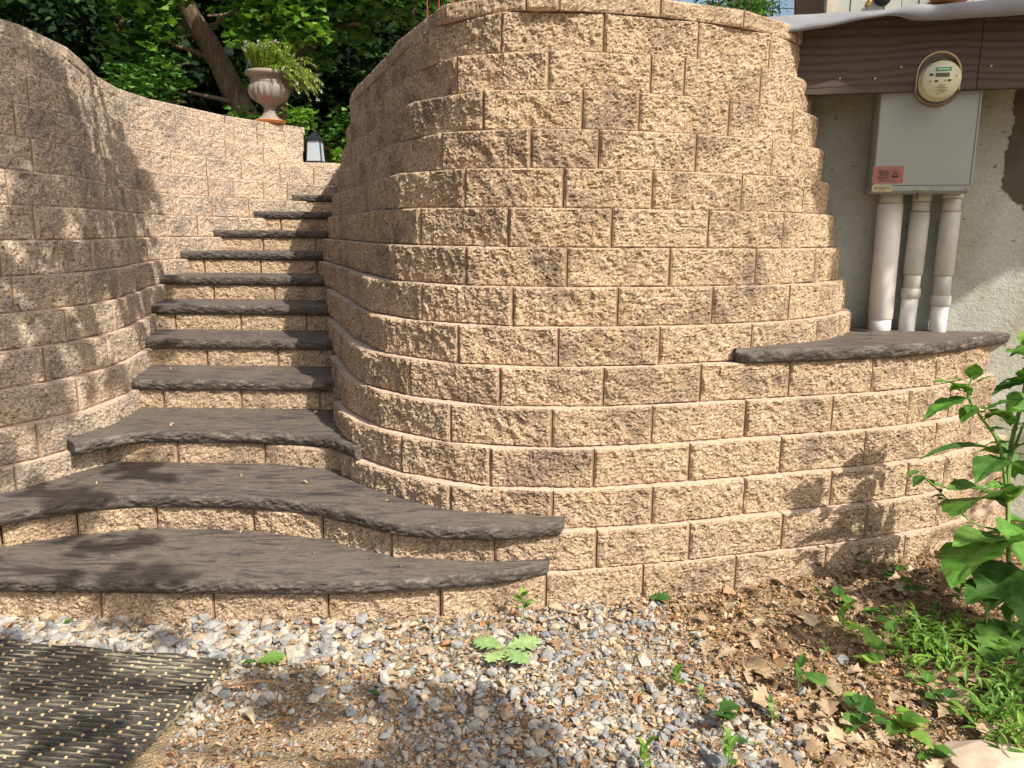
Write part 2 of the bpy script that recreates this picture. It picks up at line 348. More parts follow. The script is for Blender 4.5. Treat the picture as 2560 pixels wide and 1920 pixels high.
JT = {1: [-30, 252, 533, 820, 1101, 1367, 1610, 1842, 2067, 2266, 2430], 2: [0, 191, 391, 635, 807, 979, 1237, 1494, 1727, 1959, 2168, 2347],
 3: [938, 1127, 1384, 1634, 1863, 2083, 2274], 4: [883, 1005, 1227, 1487, 1727, 1955, 2166, 2343], 5: [870, 948, 1127, 1382, 1634, 1867, 2085, 2276],
 6: [915, 1026, 1251, 1512, 1755, 1977, 2185, 2345], 7: [890, 965, 1146, 1398, 1652, 1882, 2046], 8: [930, 1056, 1284, 1547, 1784, 1977, 2083],
 9: [900, 989, 1166, 1420, 1677, 1892, 2040, 2112], 10: [944, 1052, 1272, 1532, 1774, 1961, 2069], 11: [920, 999, 1163, 1411, 1634, 1858, 2013],
 12: [910, 975, 1105, 1329, 1499, 1743, 1933, 2049], 13: [950, 1034, 1209, 1459, 1601, 1826, 1985], 14: [940, 1007, 1143, 1374, 1631, 1715, 1905, 2038],
 15: [985, 1071, 1255, 1512, 1749, 1928], 16: [1000, 1112, 1316, 1401, 1654, 1862, 2000]}
TWR = empty('retaining_wall', (.3, 3.2, 0), 'tall rounded tan split-face block retaining wall bulging between the steps and the utility box', 'retaining wall')
RES = .0062
for k in range(1, 17):
    kk = min(k, 16); P = tower_curve(k) if k < 16 else offset(HIGHBASE, BAT*12-.012)
    z0, z1 = (C*(k-1), C*k) if k < 16 else (C*15+.001, C*15+.068)
    px, tot = px_breaks(P, z1, JT[k]); lo = px[0]; br = list(px)
    smin = {1: .2, 2: .1}.get(k, 0)
    if k >= 3: # the wall runs back along the steps: stop lower courses where the steps bury them
        yk = 3.5+.42*max(0, k-4); s = arclen(P); smin = s[np.where((P[:, 1] > min(yk+.35, 7.3)) & (P[:, 0] < 0))[0].max()]
    r_ = random.uniform(.2, .3)
    while lo-r_ > smin: lo -= r_; br.insert(0, lo); r_ = random.uniform(.17, .30)
    hi = br[-1]
    while hi+.3 < tot: hi += random.uniform(.24, .3); br.append(hi)
    if k == 16: course('cap_course', P, z0, z1, br, M['stone'], TWR, 1, .008, .28, .6)
    else: course('block_course', P, z0, z1, br, M['stone'], TWR, 1, RES, .13)

LW = empty('retaining_wall', (-2.3, 4.2, 0), 'long grey-brown split-face block retaining wall on the left of the steps carrying the urn', 'retaining wall')
for k in range(3, 17):
    P = left_curve(min(k, 15.4), ext=(k <= 13 and k > 8)) if k < 16 else offset(left_curve(15.4), .012)
    z0, z1 = (C*(k-1), C*k) if k < 16 else (C*15+.001, C*15+.068)
    if k >= 14: P = P[projx(P[:, 0], P[:, 1], np.full(len(P), z1)) <= (764, 764, 763)[k-14]]
    s = arclen(P)[-1]; yfar = 3.5+.42*max(0, k-4)+.5; sa = arclen(P); st = 0
    if k <= 11: st = sa[np.where(P[:, 1] > yfar)[0].max()] if (P[:, 1] > yfar).any() else 0
    br = [st]; cur = st+(.2 if k % 2 else .02)
    while cur < s-.3: cur += random.choice([.406, .406, .36, .30, .25]) if k < 16 else .42; br.append(cur)
    br = br if br[-1] <= s else br[:-1]+[s]
    course('cap_course' if k == 16 else 'block_course', P, z0, z1, br, M['stone_grey'], LW, -1 if False else -1, .0085, .13 if k < 16 else .26, .8 if k < 16 else .5)
# the low cap beyond the end of the left wall (the lantern's shelf)
P = np.array([(-1.25, 7.58), (-1.62, 7.53), (-1.98, 7.44)]); course('cap_course', resample(P, .02), C*13+.001, C*13+.068, [0, .37, .73], M['stone_grey'], LW, -1, .01, .3, .5, False)

# ---------------- staircase ----------------
ST = empty('stone_staircase', (-1.4, 3.4, 0), 'curving flight of dark stone treads on tan block risers between the two walls', 'staircase')
SB = [] # stair fronts
TT = .055
def slab(front, back, z0, z1, parent, name='tread', rough=1.0, jag=0):
    """front: plan path left->right; back: plan path left->right; rough-hewn front edge"""
    f = resample(front, .011); N = normals(f)           # left normal = away from camera for left->right
    nv = 8; v = np.linspace(0, 1, nv+1); P = np.zeros((len(f), nv+1, 3)); off = random.random()*30
    for j, t in enumerate(v):
        q = np.c_[f, np.full(len(f), z0+(z1-z0)*t)]; Q = q+off
        prof = .010*math.sin(math.pi*t)**.5-(1-t)**2*.008
        d = prof*rough+.58*rough*(.008*vnoise(Q*np.array([1, 1, 1.6]), 16, 1)+.009*(1-2*np.abs(vnoise(Q*np.array([1, 1, 2.2]), 34, 2)))+.003*vnoise(Q, 90, 3))*(.08+.92*math.sin(math.pi*min(1, t*1.0))**.7)
        P[:, j, :2] = f-N*d[:, None]; P[:, j, 2] = q[:, 2]
    V = P.reshape(-1, 3); idx = np.arange(len(f)*(nv+1)).reshape(len(f), nv+1)
    F = np.stack([idx[:-1, :-1], idx[1:, :-1], idx[1:, 1:], idx[:-1, 1:]], -1).reshape(-1, 4)
    b = resample(back, .05)[::-1]; nb = len(b); i0 = len(V)
    V = np.vstack([V, np.c_[b, np.full(nb, z1)], np.c_[b, np.full(nb, z0)]])
    tp = np.concatenate([idx[:, -1], i0+np.arange(nb)]); bt = np.concatenate([idx[:, 0], i0+nb+np.arange(nb)])[::-1]
    a = np.arange(nb-1); Fb = np.stack([i0+a, i0+nb+a, i0+nb+a+1, i0+a+1], -1)
    s1 = np.concatenate([idx[-1, :][::-1], [i0+nb]])   # right side: front top..bottom, back bottom, back top
    Fs = [np.concatenate([idx[-1, :], [i0, i0+nb]])[::-1][::-1], np.concatenate([idx[0, :][::-1], [i0+2*nb-1, i0+nb-1]])]
    o = obj(name, V, [F, tp, bt, Fb]+Fs, M['slab_edge'], parent)
    o.data.materials.append(M['slab'])
    import bmesh
    bm = bmesh.new(); bm.from_mesh(o.data); bm.normal_update()
    for fc in bm.faces:
        if len(fc.verts) > 12: fc.material_index = 1
    bmesh.ops.triangulate(bm, faces=[fc for fc in bm.faces if len(fc.verts) > 4]); bmesh.ops.recalc_face_normals(bm, faces=bm.faces[:])
    bm.to_mesh(o.data); bm.free(); return o
def xat(P, Y, lo, hi):
    m = (P[:, 0] > lo) & (P[:, 0] < hi); Q = P[m]; i = np.argmin(abs(Q[:, 1]-Y)); return Q[i, 0]
YF = {k: 3.94+.425*(k-4) for k in range(4, 12)}
slab(spline([(-3.2, 2.57), (-1.8, 2.57), (-1.09, 2.57), (-.53, 2.58), (-.2, 2.635), (.02, 2.70), (.14, 2.76)]), spline([(-3.2, 2.7), (-2.3, 2.57), (-1.97, 2.9), (-1.5, 3.1), (-.93, 3.07), (-.65, 2.95), (-.41, 2.83), (-.11, 2.80), (.17, 2.85)]), C, C+TT, ST)
slab(spline([(-2.9, 2.16), (-2.28, 2.48), (-1.94, 2.81), (-1.80, 2.91), (-1.51, 3.03), (-.93, 3.0), (-.65, 2.885), (-.41, 2.75), (-.11, 2.715), (.05, 2.735), (.19, 2.78)]), spline([(-2.9, 2.4), (-2.38, 2.78), (-2.12, 3.08), (-1.9, 3.5), (-1.6, 3.55), (-.95, 3.55), (-.74, 3.48), (-.54, 3.2), (-.22, 2.98), (.16, 2.90), (.22, 2.88)]), 2*C, 2*C+TT, ST)
slab(spline([(-1.885, 3.245), (-1.85, 3.29), (-1.72, 3.45), (-1.5, 3.475), (-1.06, 3.46), (-.86, 3.42), (-.74, 3.32), (-.66, 3.22)]), spline([(-1.96, 3.33), (-1.97, 3.6), (-1.98, 4.02), (-.85, 4.02), (-.78, 3.7), (-.62, 3.3)]), 3*C, 3*C+TT, ST)
for k in range(3, 12):
    tc = tower_curve(k+1); lc = left_curve(k+1)
    if k > 3:
        y = YF[k]; y2 = YF.get(k+1, y+.5)+.06 if k < 11 else 7.5
        xl, xr = xat(lc, y, -3, -1.4 if k < 11 else -1.2), xat(tc, y, -1.9, 0); xl2, xr2 = xat(lc, min(y2, 7.1), -3, -1.2), xat(tc, y2, -1.9, 0)
        e = .05
        slab(np.array([(xl-e, y+.01), (xl+.05, y), ((xl+xr)/2, y+.004), (xr-.05, y), (xr+e, y+.012)]), np.array([(xl2-e, y2), (xr2+e, y2)]) if k < 11 else np.array([(xl2-e, y2), (-1.2, y2+.1)]), k*C, k*C+TT, ST, rough=.8)
    # riser under the tread: behind its front edge
    y = (YF[k] if k > 3 else 3.46)+.026
    tcr = tower_curve(k); lcr = left_curve(k)
    xl, xr = xat(lcr, y, -3, -1.2)-.06, xat(tcr, y, -1.9, 0)+.08
    P = resample(np.array([(xl, y), (xr, y)]), .02) if k > 3 else resample(np.array([(xl, y+.01), (-.9, y), (xr, y-.1)]), .02)
    L_ = arclen(P)[-1]; o_ = (.18, .38)[k % 2]; br = [0, o_+.0]; 
    while br[-1] < L_-.42: br.append(br[-1]+.406)
    br.append(L_); course('riser', P, (k-1)*C+.003, k*C-.002, br, M['stone'], ST, 1, .009, .13, .8)

# ---------------- house side: oblique plane ----------------
WD = np.array([.96519592, -.2615279, 0]); WN = np.array([.2615279, .96519592, 0]); WO = np.array([1.7686, 3.96605, 0])  # WN points into the house
def W(u, off, z): return WO+WD*u-WN*off+np.array([0, 0, z])      # off = distance toward the camera side
def onW(x, y, off):
    d = _F*FPX+_R*(x-1280)-_U*(y-960); p0 = WO-WN*off; t = (p0@WN)/(d@WN); q = d*t; q[2] += H
    return ((q-p0)-np.array([0, 0, q[2]]))@WD, q[2]
def wbox(u0, u1, o0, o1, z0, z1, bev=0, mb=None, a=None): return frame_box(W(u0, o0, z0), WD*(u1-u0), -WN*(o1-o0), (0, 0, z1-z0), a, bev, mb)
def stucco():
    t = NT('stucco'); n = t.noise(2.2, 4, .6); c = t.ramp(n, [(.32, (.26, .26, .17)), (.46, (.38, .385, .32)), (.6, (.46, .465, .42)), (.74, (.33, .36, .22))])
    st = t.noise(26, 2, .5, t.map((1, 1, 1.4))); c = t.mix(t.ramp(st, [(.70, 0.), (.73, .8)]), c, (.12, .09, .06))
    f = t.noise(60, 4, .7, None, .4); c = t.mix(.4, c, t.ramp(f, [(.3, .7), (.7, 1.3)]), 'MULTIPLY'); t.bump(t.math('ADD', f, t.noise(7, 3)), .6, .012); return t.fin(c, .9, .15)
M['stucco'] = stucco(); M['patch'] = simple('dark_patch', (.10, .09, .065), .95, .1, sc=12)
HW = empty('house_wall', tuple(W(0, 0, 0)), 'grey-green stuccoed house foundation wall behind the pipes on the far right', 'house wall')
wbox(-.9, 5, -.25, 0, -.3, 2.42).build('wall', M['stucco'], HW)
# ragged darker patch on the wall's right
pu, pz = onW(2545, 215, 0); pb = onW(2530, 480, 0)
pts = [onW(x, y, .002) for x, y in [(2560, 180), (2535, 240), (2538, 300), (2522, 350), (2512, 400), (2506, 470), (2530, 500), (2552, 512), (2570, 540), (2700, 560), (2800, 300), (2750, 190)]]
pj = []
for i in range(len(pts)):
    a_, b_ = np.array(pts[i]), np.array(pts[(i+1) % len(pts)])
    for t in np.linspace(0, 1, 9)[:-1]: pj.append(tuple(a_*(1-t)+b_*t+(RNG.normal(0, .005, 2) if i < 8 else 0)))
plate_pts = pj
def wood():
    t = NT('brown_fascia'); n = t.t.nodes.new('ShaderNodeTexWave'); n.wave_type = 'BANDS'; n.bands_direction = 'Z'; n.inputs['Scale'].default_value = 9; n.inputs['Distortion'].default_value = 9; n.inputs['Detail'].default_value = 3; n.inputs['Detail Scale'].default_value = .7
    t.L(t.map((.25, .25, 1)), n.inputs[0]); v = n.outputs['Fac']
    c = t.ramp(v, [(.0, (.048, .034, .028)), (.08, (.066, .048, .04)), (.5, (.072, .053, .043)), (1., (.086, .064, .053))]); t.bump(t.ramp(v, [(0, 0.), (.15, 1.)]), .35, .004)
    return t.fin(c, .7, .3)
M['fascia'] = wood()
FA = empty('fascia_board', tuple(W(0, .27, 2.1)), 'dark brown wood-grain fascia board under the grey membrane, notched around the meter', 'fascia board')
FO = .27                                 # face distance from the wall
mu, mz = onW(2350, 190, FO)              # meter centre on the fascia plane
fl = onW(2000, 246, FO); zb = 2.062
def plate(poly, o0, o1, name, mat, parent, grp=None):
    n = len(poly); V = [W(u, o1, z) for u, z in poly]+[W(u, o0, z) for u, z in poly]; a = np.arange(n)
    o = obj(name, V, [a, (a+n)[::-1], np.stack([a, (a+1) % n, (a+1) % n+n, a+n], -1)], mat, parent)
    import bmesh
    bm = bmesh.new(); bm.from_mesh(o.data); bmesh.ops.triangulate(bm, faces=[f for f in bm.faces if len(f.verts) > 4]); bmesh.ops.recalc_face_normals(bm, faces=bm.faces[:]); bm.to_mesh(o.data); bm.free(); return o
u_n0 = onW(2288, 222, FO)[0]; u_n1 = onW(2401, 210, FO)[0]; zt = 2.398; uc = (u_n0+u_n1)/2; rr = (u_n1-u_n0)/2; zc = mz-.0
arch = [(uc-rr*math.cos(t), zc+.01+rr*1.05*math.sin(t)) for t in np.linspace(0, math.pi, 18)]
useam = onW(2455, 100, FO)[0]
plate([(-.55, zt), (-.55, zb), (u_n0, zb)]+arch+[(u_n1, zb), (useam-.0015, zb), (useam-.0015, zt)], FO-.035, FO, 'board', M['fascia'], FA)
plate([(useam+.0015, zt), (useam+.0015, zb), (4.5, zb), (4.5, zt)], FO-.035, FO, 'board', M['fascia'], FA)
# pale cut edge lining the notch
plate(plate_pts, .0005, .003, 'wall_patch', M['patch'], HW)
q = [(u_n0, zb)]+arch+[(u_n1, zb)]; nn = len(q)
cen = np.array([uc, zc]); qi = [(u+(uc-u)*.05, z+((zc-z)*.05 if z > zc else 0)) for u, z in q]
obj('notch_edge', [W(u, FO+.002, z) for u, z in q]+[W(u, FO+.002, z) for u, z in qi]+[W(u, FO-.036, z) for u, z in qi], np.vstack([np.stack([np.arange(nn-1), np.arange(nn-1)+1, np.arange(nn-1)+1+nn, np.arange(nn-1)+nn], -1), np.stack([np.arange(nn-1)+nn, np.arange(nn-1)+1+nn, np.arange(nn-1)+1+2*nn, np.arange(nn-1)+2*nn], -1)]), simple('cut_wood', (.55, .42, .26), .8), FA)
scm = simple('pale_screw', (.5, .45, .4), .5)
for x, y in [(2188, 196), (2253, 168), (2100, 196), (2478, 165)]:
    u, z = onW(x, y, FO); tube([W(u, FO-.002, z), W(u, FO+.002, z)], .004, 10).build('screw', scm, FA)
# soffit behind board and membrane on top
def membrane():
    us = np.linspace(-.6, 4.5, 220); V = []; rows = 9
    bu = [-.6, -.427, -.32, -.191, -.056, -.016, .036, .1, .219, .457, .8, 1.3, 2, 4.5]; bz = [2.305, 2.318, 2.326, 2.348, 2.364, 2.356, 2.336, 2.332, 2.333, 2.335, 2.35, 2.33, 2.35, 2.33]
    tu_ = [-.6, -.42, -.256, -.049, .03, .078, .13, .215, .454, .9, 4.5]; tz_ = [2.335, 2.346, 2.367, 2.386, 2.40, 2.404, 2.394, 2.399, 2.406, 2.40, 2.40]
    for i, u in enumerate(us):
        bb = np.interp(u, bu, bz); tt = np.interp(u, tu_, tz_)
        prof = [(-.02, 2.445), (.1, 2.435), (.2, 2.425), (FO+.01, max(tt+.006, 2.402)), (FO+.07, tt+.003), (FO+.10, tt-.006), (FO+.112, (tt*1.2+bb*.8)/2), (FO+.114, bb), (FO+.10, bb+.004)]
        for o_, z in prof: V.append(W(u, o_+.003*math.sin(u*31+z*40), z))
    idx = np.arange(len(us)*rows).reshape(len(us), rows)
    return np.array(V), np.stack([idx[:-1, :-1], idx[1:, :-1], idx[1:, 1:], idx[:-1, 1:]], -1).reshape(-1, 4)
V, F = membrane(); o = obj('roof_membrane', V, F, simple('grey_membrane', (.20, .205, .22), .75, .3, sc=6, bump=.2), None, True, org=tuple(W(0, .2, 2.38)))
tag(o, 'rippled grey rubber roofing membrane draped over the top of the brown fascia', 'membrane')
md = o.modifiers.new('t', 'SOLIDIFY'); md.thickness = .004
# siding above
SD = empty('house_siding', tuple(W(.5, -.02, 2.47)), 'pale grey vertical board siding of the house above the membrane', 'siding')
u0 = onW(2084, 20, 0)[0]; mb = MB(); u = u0; i = 0
while u < 5:
    ww = .075; wbox(u, u+ww-.003, -.10, .0+(.004 if i % 2 else 0), 2.455, 4.6, .002, mb); u += ww; i += 1
mb.build('siding_boards', simple('siding_paint', (.40, .41, .36), .6, .3, sc=5), SD)
wbox(u0-.035, u0-.001, -.10, .02, 2.42, 4.6, .003).build('corner_trim', simple('trim_paint', (.48, .42, .33), .6), SD)
wbox(u0, 5, -3.0, -.11, 2.42, 4.6).build('siding_core', M['stone_core'], SD)
tu, tz = onW(2192, 6, .05)
TP = empty('hose_tap', tuple(W(tu, .0, tz)), 'brass garden tap with black hose collar on the siding', 'tap')
tube([W(tu, 0, tz+.03), W(tu-.01, .05, tz+.03), W(tu-.03, .075, tz+.01), W(tu-.045, .085, tz-.02)], [.012, .012, .010, .014], 12).build('spout', simple('brass', (.55, .38, .13), .35, .5, .8), TP, True)
tube([W(tu+.03, 0.005, tz+.035), W(tu+.03, .025, tz+.035)], [.042, .036], 20).build('collar', simple('black_rubber', (.02, .022, .025), .6), TP, True)
tu2 = onW(2370, -8, .03)[0]; PT = obj('terracotta_dish', *[lathe([(.0, 0), (.07, 0), (.10, .03), (.10, .04), (.09, .035), (0, .01)], tuple(W(tu2, .09, 2.475)), 28).V[0], np.array([[i*28+k, i*28+(k+1) % 28, (i+1)*28+(k+1) % 28, (i+1)*28+k] for i in range(5) for k in range(28)])], simple('terracotta', (.42, .19, .08), .8), None, True, org=tuple(W(tu2, .09, 2.475)))
tag(PT, 'brown terracotta dish sitting on the grey membrane by the siding', 'dish')

# utility box
BO = .235
def uz(x, y, o=BO): return onW(x, y, o)
bu0 = uz(2180, 482)[0]; bu1 = uz(2425, 476)[0]; bz0 = uz(2300, 479)[1]
UB = empty('utility_box', tuple(W((bu0+bu1)/2, .12, bz0)), 'large grey metal electric meter box with a round meter and warning stickers', 'meter box')
gm = simple('box_grey_paint', (.27, .295, .285), .45, .4, sc=4, var=.08)
wbox(bu0, bu1, .02, BO, bz0, 2.30, .006).build('cabinet', gm, UB)
wbox(bu0-.004, bu1+.004, .03, BO-.012, bz0-.006, bz0+.03, .003).build('bottom_flange', gm, UB)
scr = simple('zinc_screw', (.30, .30, .28), .4, .5, .7)
for u_, z_ in ((bu0+.015, bz0+.014), (bu1-.015, bz0+.014), ((bu0+bu1)/2+.06, bz0+.012)): tube([W(u_, BO-.002, z_), W(u_, BO+.004, z_)], .0055, 10).build('screw', scr, UB)
wbox(bu0+.006, bu1-.006, BO-.001, BO+.0012, bz0+.027, bz0+.0295).build('cover_seam', simple('seam_dark', (.08, .085, .08), .7), UB)
wbox(bu1-.0035, bu1+.004, .02, BO+.004, bz0+.03, 2.29, .002).build('side_lip', gm, UB)
mU, mZ = onW(2352, 200, BO+.06); RM = .062*1.28
mc = W(mU, BO, mZ); e1, e2, e3 = WD, np.array([0, 0, 1.]), -WN
def disc_prof(prof, cen, name, mat, parent, n=48):
    V = []
    for r, h in prof:
        for k in range(n):
            t = 2*math.pi*k/n; V.append(cen+e1*r*math.cos(t)+e2*r*math.sin(t)+e3*h)
    F = [np.array([[i*n+k, i*n+(k+1) % n, (i+1)*n+(k+1) % n, (i+1)*n+k] for i in range(len(prof)-1) for k in range(n)])]
    return obj(name, V, F, mat, parent, True)
disc_prof([(RM*1.32, 0), (RM*1.32, .012), (RM*1.22, .02), (RM*1.18, .02), (RM*1.18, 0)], mc, 'meter_ring', simple('ring_metal', (.20, .15, .11), .4, .5, .4), UB)  # dark brown ring, widened so it also paints the notch's shade
MT = disc_prof([(RM*1.08, 0), (RM*1.08, .035), (RM*1.0, .045), (RM*.99, .075), (RM*.96, .082), (0, .082)], mc, 'meter', simple('meter_face', (.55, .54, .38), .4, .5, var=.06), UB)
MT2 = []
def flatrect(cx, cz, wd, hg, h, name, mat, par, base=None, tilt=0):
    b = mc if base is None else base; V = [b+e1*(cx+sx*wd/2)+e2*(cz+sz*hg/2+tilt*sx)+e3*h for sx, sz in ((-1, -1), (1, -1), (1, 1), (-1, 1))]
    V2 = [v-e3*.001 for v in V]; o = obj(name, V+V2, CUBE, mat, par); return o
blk = simple('ink_black', (.03, .03, .025), .6); grn = simple('band_green', (.03, .22, .13), .5); palep = simple('pale_print', (.45, .55, .42), .6); ink2 = simple('faded_ink', (.16, .15, .09), .7)
def mpart(o): o.parent = MT; o.location = np.array([0, 0, 0.]); MT2.append(o)
hM = .0835; s_ = RM/.08
MT.location = tuple(np.array(MT.location))
def mrect(cx, cz, wd, hg, h, name, mat): o = flatrect(cx*s_, cz*s_, wd*s_, hg*s_, h, name, mat, None); o.data.transform(Matrix.Translation(Vector(-np.array(UB.location)-np.array(MT.location)))); o.location = (0, 0, 0); o.parent = MT; return o
mrect(.003, .042, .062, .016, hM, 'brand_band', grn); mrect(0, .018, .056, .017, hM, 'display', simple('lcd', (.06, .075, .04), .3, .5))
mrect(.003, .042, .046, .006, hM+.001, 'band_print', palep)
for cx, cz, ww, hh in [(-.045, .02, .016, .009), (-.022, -.008, .014, .008), (-.048, -.008, .006, .005), (.03, -.006, .014, .008), (.013, -.006, .006, .005), (.056, .012, .004, .006)]: mrect(cx, cz, ww, hh, hM, 'port', blk)
for i, (ww) in enumerate([.03, .024, .052, .03, .05, .022, .014]): mrect((.004, -.002, 0, .003, 0, .004, -.01)[i], -.024-.0062*i, ww, .0022, hM, 'print_line', ink2)
# stickers
sb = W(0, BO+.0015, 0)
def sticker(x0, y0, x1, y1, mat, name):
    a = uz(x0, y0); b = uz(x1, y1); u_, z_ = (a[0]+b[0])/2, (a[1]+b[1])/2
    o = flatrect(u_, z_, abs(b[0]-a[0]), abs(a[1]-b[1]), 0, name, mat, UB, base=sb); return o, u_, z_, abs(b[0]-a[0]), abs(a[1]-b[1])
def text(s, u, z, hgt, mat, parent, name='lettering', wd=None):
    cu = bpy.data.curves.new(name, 'FONT'); cu.body = s; cu.size = hgt*1.4; cu.align_x = 'CENTER'; cu.align_y = 'CENTER'; cu.offset = hgt*.02; cu.extrude = .0002
    t = bpy.data.objects.new(name, cu); COL.objects.link(t); bpy.context.view_layer.update()
    if wd: t.scale = (wd/max(t.dimensions.x, 1e-4), 1, 1)
    me = bpy.data.meshes.new_from_object(t.evaluated_get(bpy.context.evaluated_depsgraph_get())); sx = t.scale[0]; bpy.data.objects.remove(t)
    base = W(u, BO+.003, z); Mx = Matrix(((e1[0], e2[0], e3[0], base[0]), (e1[1], e2[1], e3[1], base[1]), (e1[2], e2[2], e3[2], base[2]), (0, 0, 0, 1))) @ Matrix.Diagonal((sx, 1, 1, 1))
    me.transform(Mx); me.transform(Matrix.Translation(Vector(-np.array(UB.location)-np.array(parent.location)))); me.materials.clear(); me.materials.append(mat)
    o = bpy.data.objects.new(name, me); COL.objects.link(o); o.parent = parent; return o
pk, pu_, pz_, pw, ph = sticker(2184, 416, 2256, 458, simple('pink_sticker', (.30, .125, .10), .6), 'warning_sticker')
pk['label'] = 'pink warning sticker reading STOP with a crossed-tools emblem'
def srect(u, z, w_, h_, mat, par, name, h=.0015): 
    o = flatrect(u, z, w_, h_, h, name, mat, None, base=sb); o.data.transform(Matrix.Translation(Vector(-np.array(UB.location)-np.array(par.location)))); o.location = (0, 0, 0); o.parent = par; return o
text('STOP', pu_-.008*2, pz_+.0, .0105, blk, pk, wd=.040); text('BEFORE YOU DIG', pu_-.017, pz_+.012, .0052, blk, pk, wd=.050); text('CALL 1-800-242-1776', pu_-.017, pz_-.0115, .0052, blk, pk, wd=.056)
for dz, ww, du in [(.023, .052, -.017), (.0185, .046, -.017), (-.0185, .036, -.017), (-.024, .07, 0), (-.0285, .072, 0)]: srect(pu_+du, pz_+dz, ww, .0016, ink2, pk, 'print_line')
eu, ez = pu_+.031, pz_+.006; srect(eu, ez, .025, .036, blk, pk, 'emblem_frame'); srect(eu, ez, .023, .034, simple('pink2', (.29, .13, .10), .6), pk, 'emblem_field', .0025)
for sg in (-1, 1):
    V = [sb+e1*(eu+sg*a)+e2*(ez+b)+e3*.0035 for a, b in ((-.010, -.008), (-.007, -.009), (.009, .009), (.006, .011))]; V2 = [v-e3*.0005 for v in V]
    o = obj('crossed_tool', V+V2, CUBE, blk, None); o.data.transform(Matrix.Translation(Vector(-np.array(UB.location)-np.array(pk.location)))); o.location = (0, 0, 0); o.parent = pk
srect(eu, ez-.0135, .023, .006, blk, pk, 'emblem_base', .0035)
ck, cu_, cz_, cw_, ch_ = sticker(2181, 463, 2229, 479, simple('cream_sticker', (.42, .37, .24), .6), 'cream_sticker')
for i in range(3): srect(cu_, cz_+.007-.0065*i, cw_*(.75, .8, .35)[i], .0014, ink2, ck, 'print_line')
# hasp & seal under the box
hu, hz = uz(2296, 482)
tube([W(hu-.03, BO+.004, hz+.004), W(hu, BO+.01, hz+.016), W(hu+.018, BO+.01, hz+.014), W(hu+.02, BO+.006, hz+.002)], .002, 6).build('hasp', simple('steel', (.45, .40, .33), .35, .5, .8), UB)
tube([W(hu-.004, BO+.004, hz), W(hu-.005, BO+.004, hz-.03)], [.005, .004], 8).build('seal', simple('dark_seal', (.05, .035, .03), .5), UB)

# conduits (each a separate pipe standing on the slab)
def pipe(xt, xb, r, zj, label, col, colb, ztop=None):
    po = .02+r; ut = onW(xt, 520, po)[0]; ub = onW(xb, 800, po)[0]; zt_ = bz0-.002; zb_ = C*6+TT-.01
    e = empty('conduit', tuple(W(ub, po, zb_)), label, 'conduit pipe', 'conduits rising from the shelf to the meter box'); N = 28
    def pt(z): t = (z-zb_)/(zt_-zb_); return W(ub+(ut-ub)*t, po, z)
    for i, (za, zb2, r0, nm, c) in enumerate(zj):
        za, zb2 = max(za, zb_), min(zb2, zt_)
        tube([pt(za), pt(za+.002), pt(zb2-.002), pt(zb2)], [r0-.002, r0, r0, r0-.002], N).build(nm, c, e, True)
    return e
pvc = simple('pvc_white', (.70, .68, .63), .4, .4, sc=9, var=.06); pvg = simple('pvc_grey', (.47, .47, .42), .5, .3, sc=12, var=.12); pvw = simple('pvc_clean', (.68, .68, .66), .35, .4, var=.05)
ZA = onW(2200, 795, .06)[1]; ZT = onW(2200, 510, .06)[1]
pipe(2225, 2200, .057, [(.9, ZA, .0525, 'foot', pvw), (ZA-.001, ZT, .057, 'sleeve', pvc), (ZT+.001, 3, .0525, 'upper_pipe', pvg)], 'widest of three white conduits, cream plastic, nearest the block wall', pvc, pvw)
zz = lambda x, y: onW(x, y, .05)[1]
pipe(2302, 2268, .041, [(.9, zz(2270, 740), .038, 'foot', pvw), (zz(2270, 743), zz(2270, 720), .045, 'collar', pvg), (zz(2270, 721), zz(2280, 684), .038, 'pipe', pvg), (zz(2280, 685), zz(2300, 530), .044, 'sleeve', pvg), (zz(2300, 529), zz(2300, 505), .040, 'upper_pipe', pvg), (zz(2300, 504), 3, .043, 'top_collar', pvg)], 'middle slim grey conduit with a low collar and white foot', pvg, pvw)
pipe(2378, 2346, .041, [(.9, zz(2345, 760), .038, 'foot', pvw), (zz(2345, 763), zz(2345, 738), .045, 'collar', pvg), (zz(2345, 739), zz(2345, 686), .038, 'pipe', pvg), (zz(2345, 687), zz(2370, 530), .044, 'sleeve', pvg), (zz(2370, 529), zz(2370, 498), .040, 'upper_pipe', pvg), (zz(2370, 497), 3, .046, 'top_collar', pvg)], 'right-hand slim grey conduit, farthest from the block wall', pvg, pvw)
# stone shelf
c6 = tower_curve(6); c6o = c6[(c6[:, 0] > .90) & (c6[:, 1] < 3.72) & (c6[:, 1] > 2.9)]; fr = offset(c6o, -.03); fr[:3, 1] += np.array([.035, .02, .01])
fr = np.vstack([fr, [(2.42, 3.79)]])
bk = np.array([tuple(fr[0]+np.array([.0, .06])), (1.3, 3.55), (1.62, 3.98), tuple(W(.1, -.01, 0)[:2]), tuple(W(.665, -.01, 0)[:2])])
sh = slab(fr, bk, 6*C+.001, 6*C+TT, None, 'stone_shelf', .8)
sh.location = (0, 0, 0); tag(sh, 'dark stone slab shelf on the low curved wall under the conduit pipes', 'stone slab')

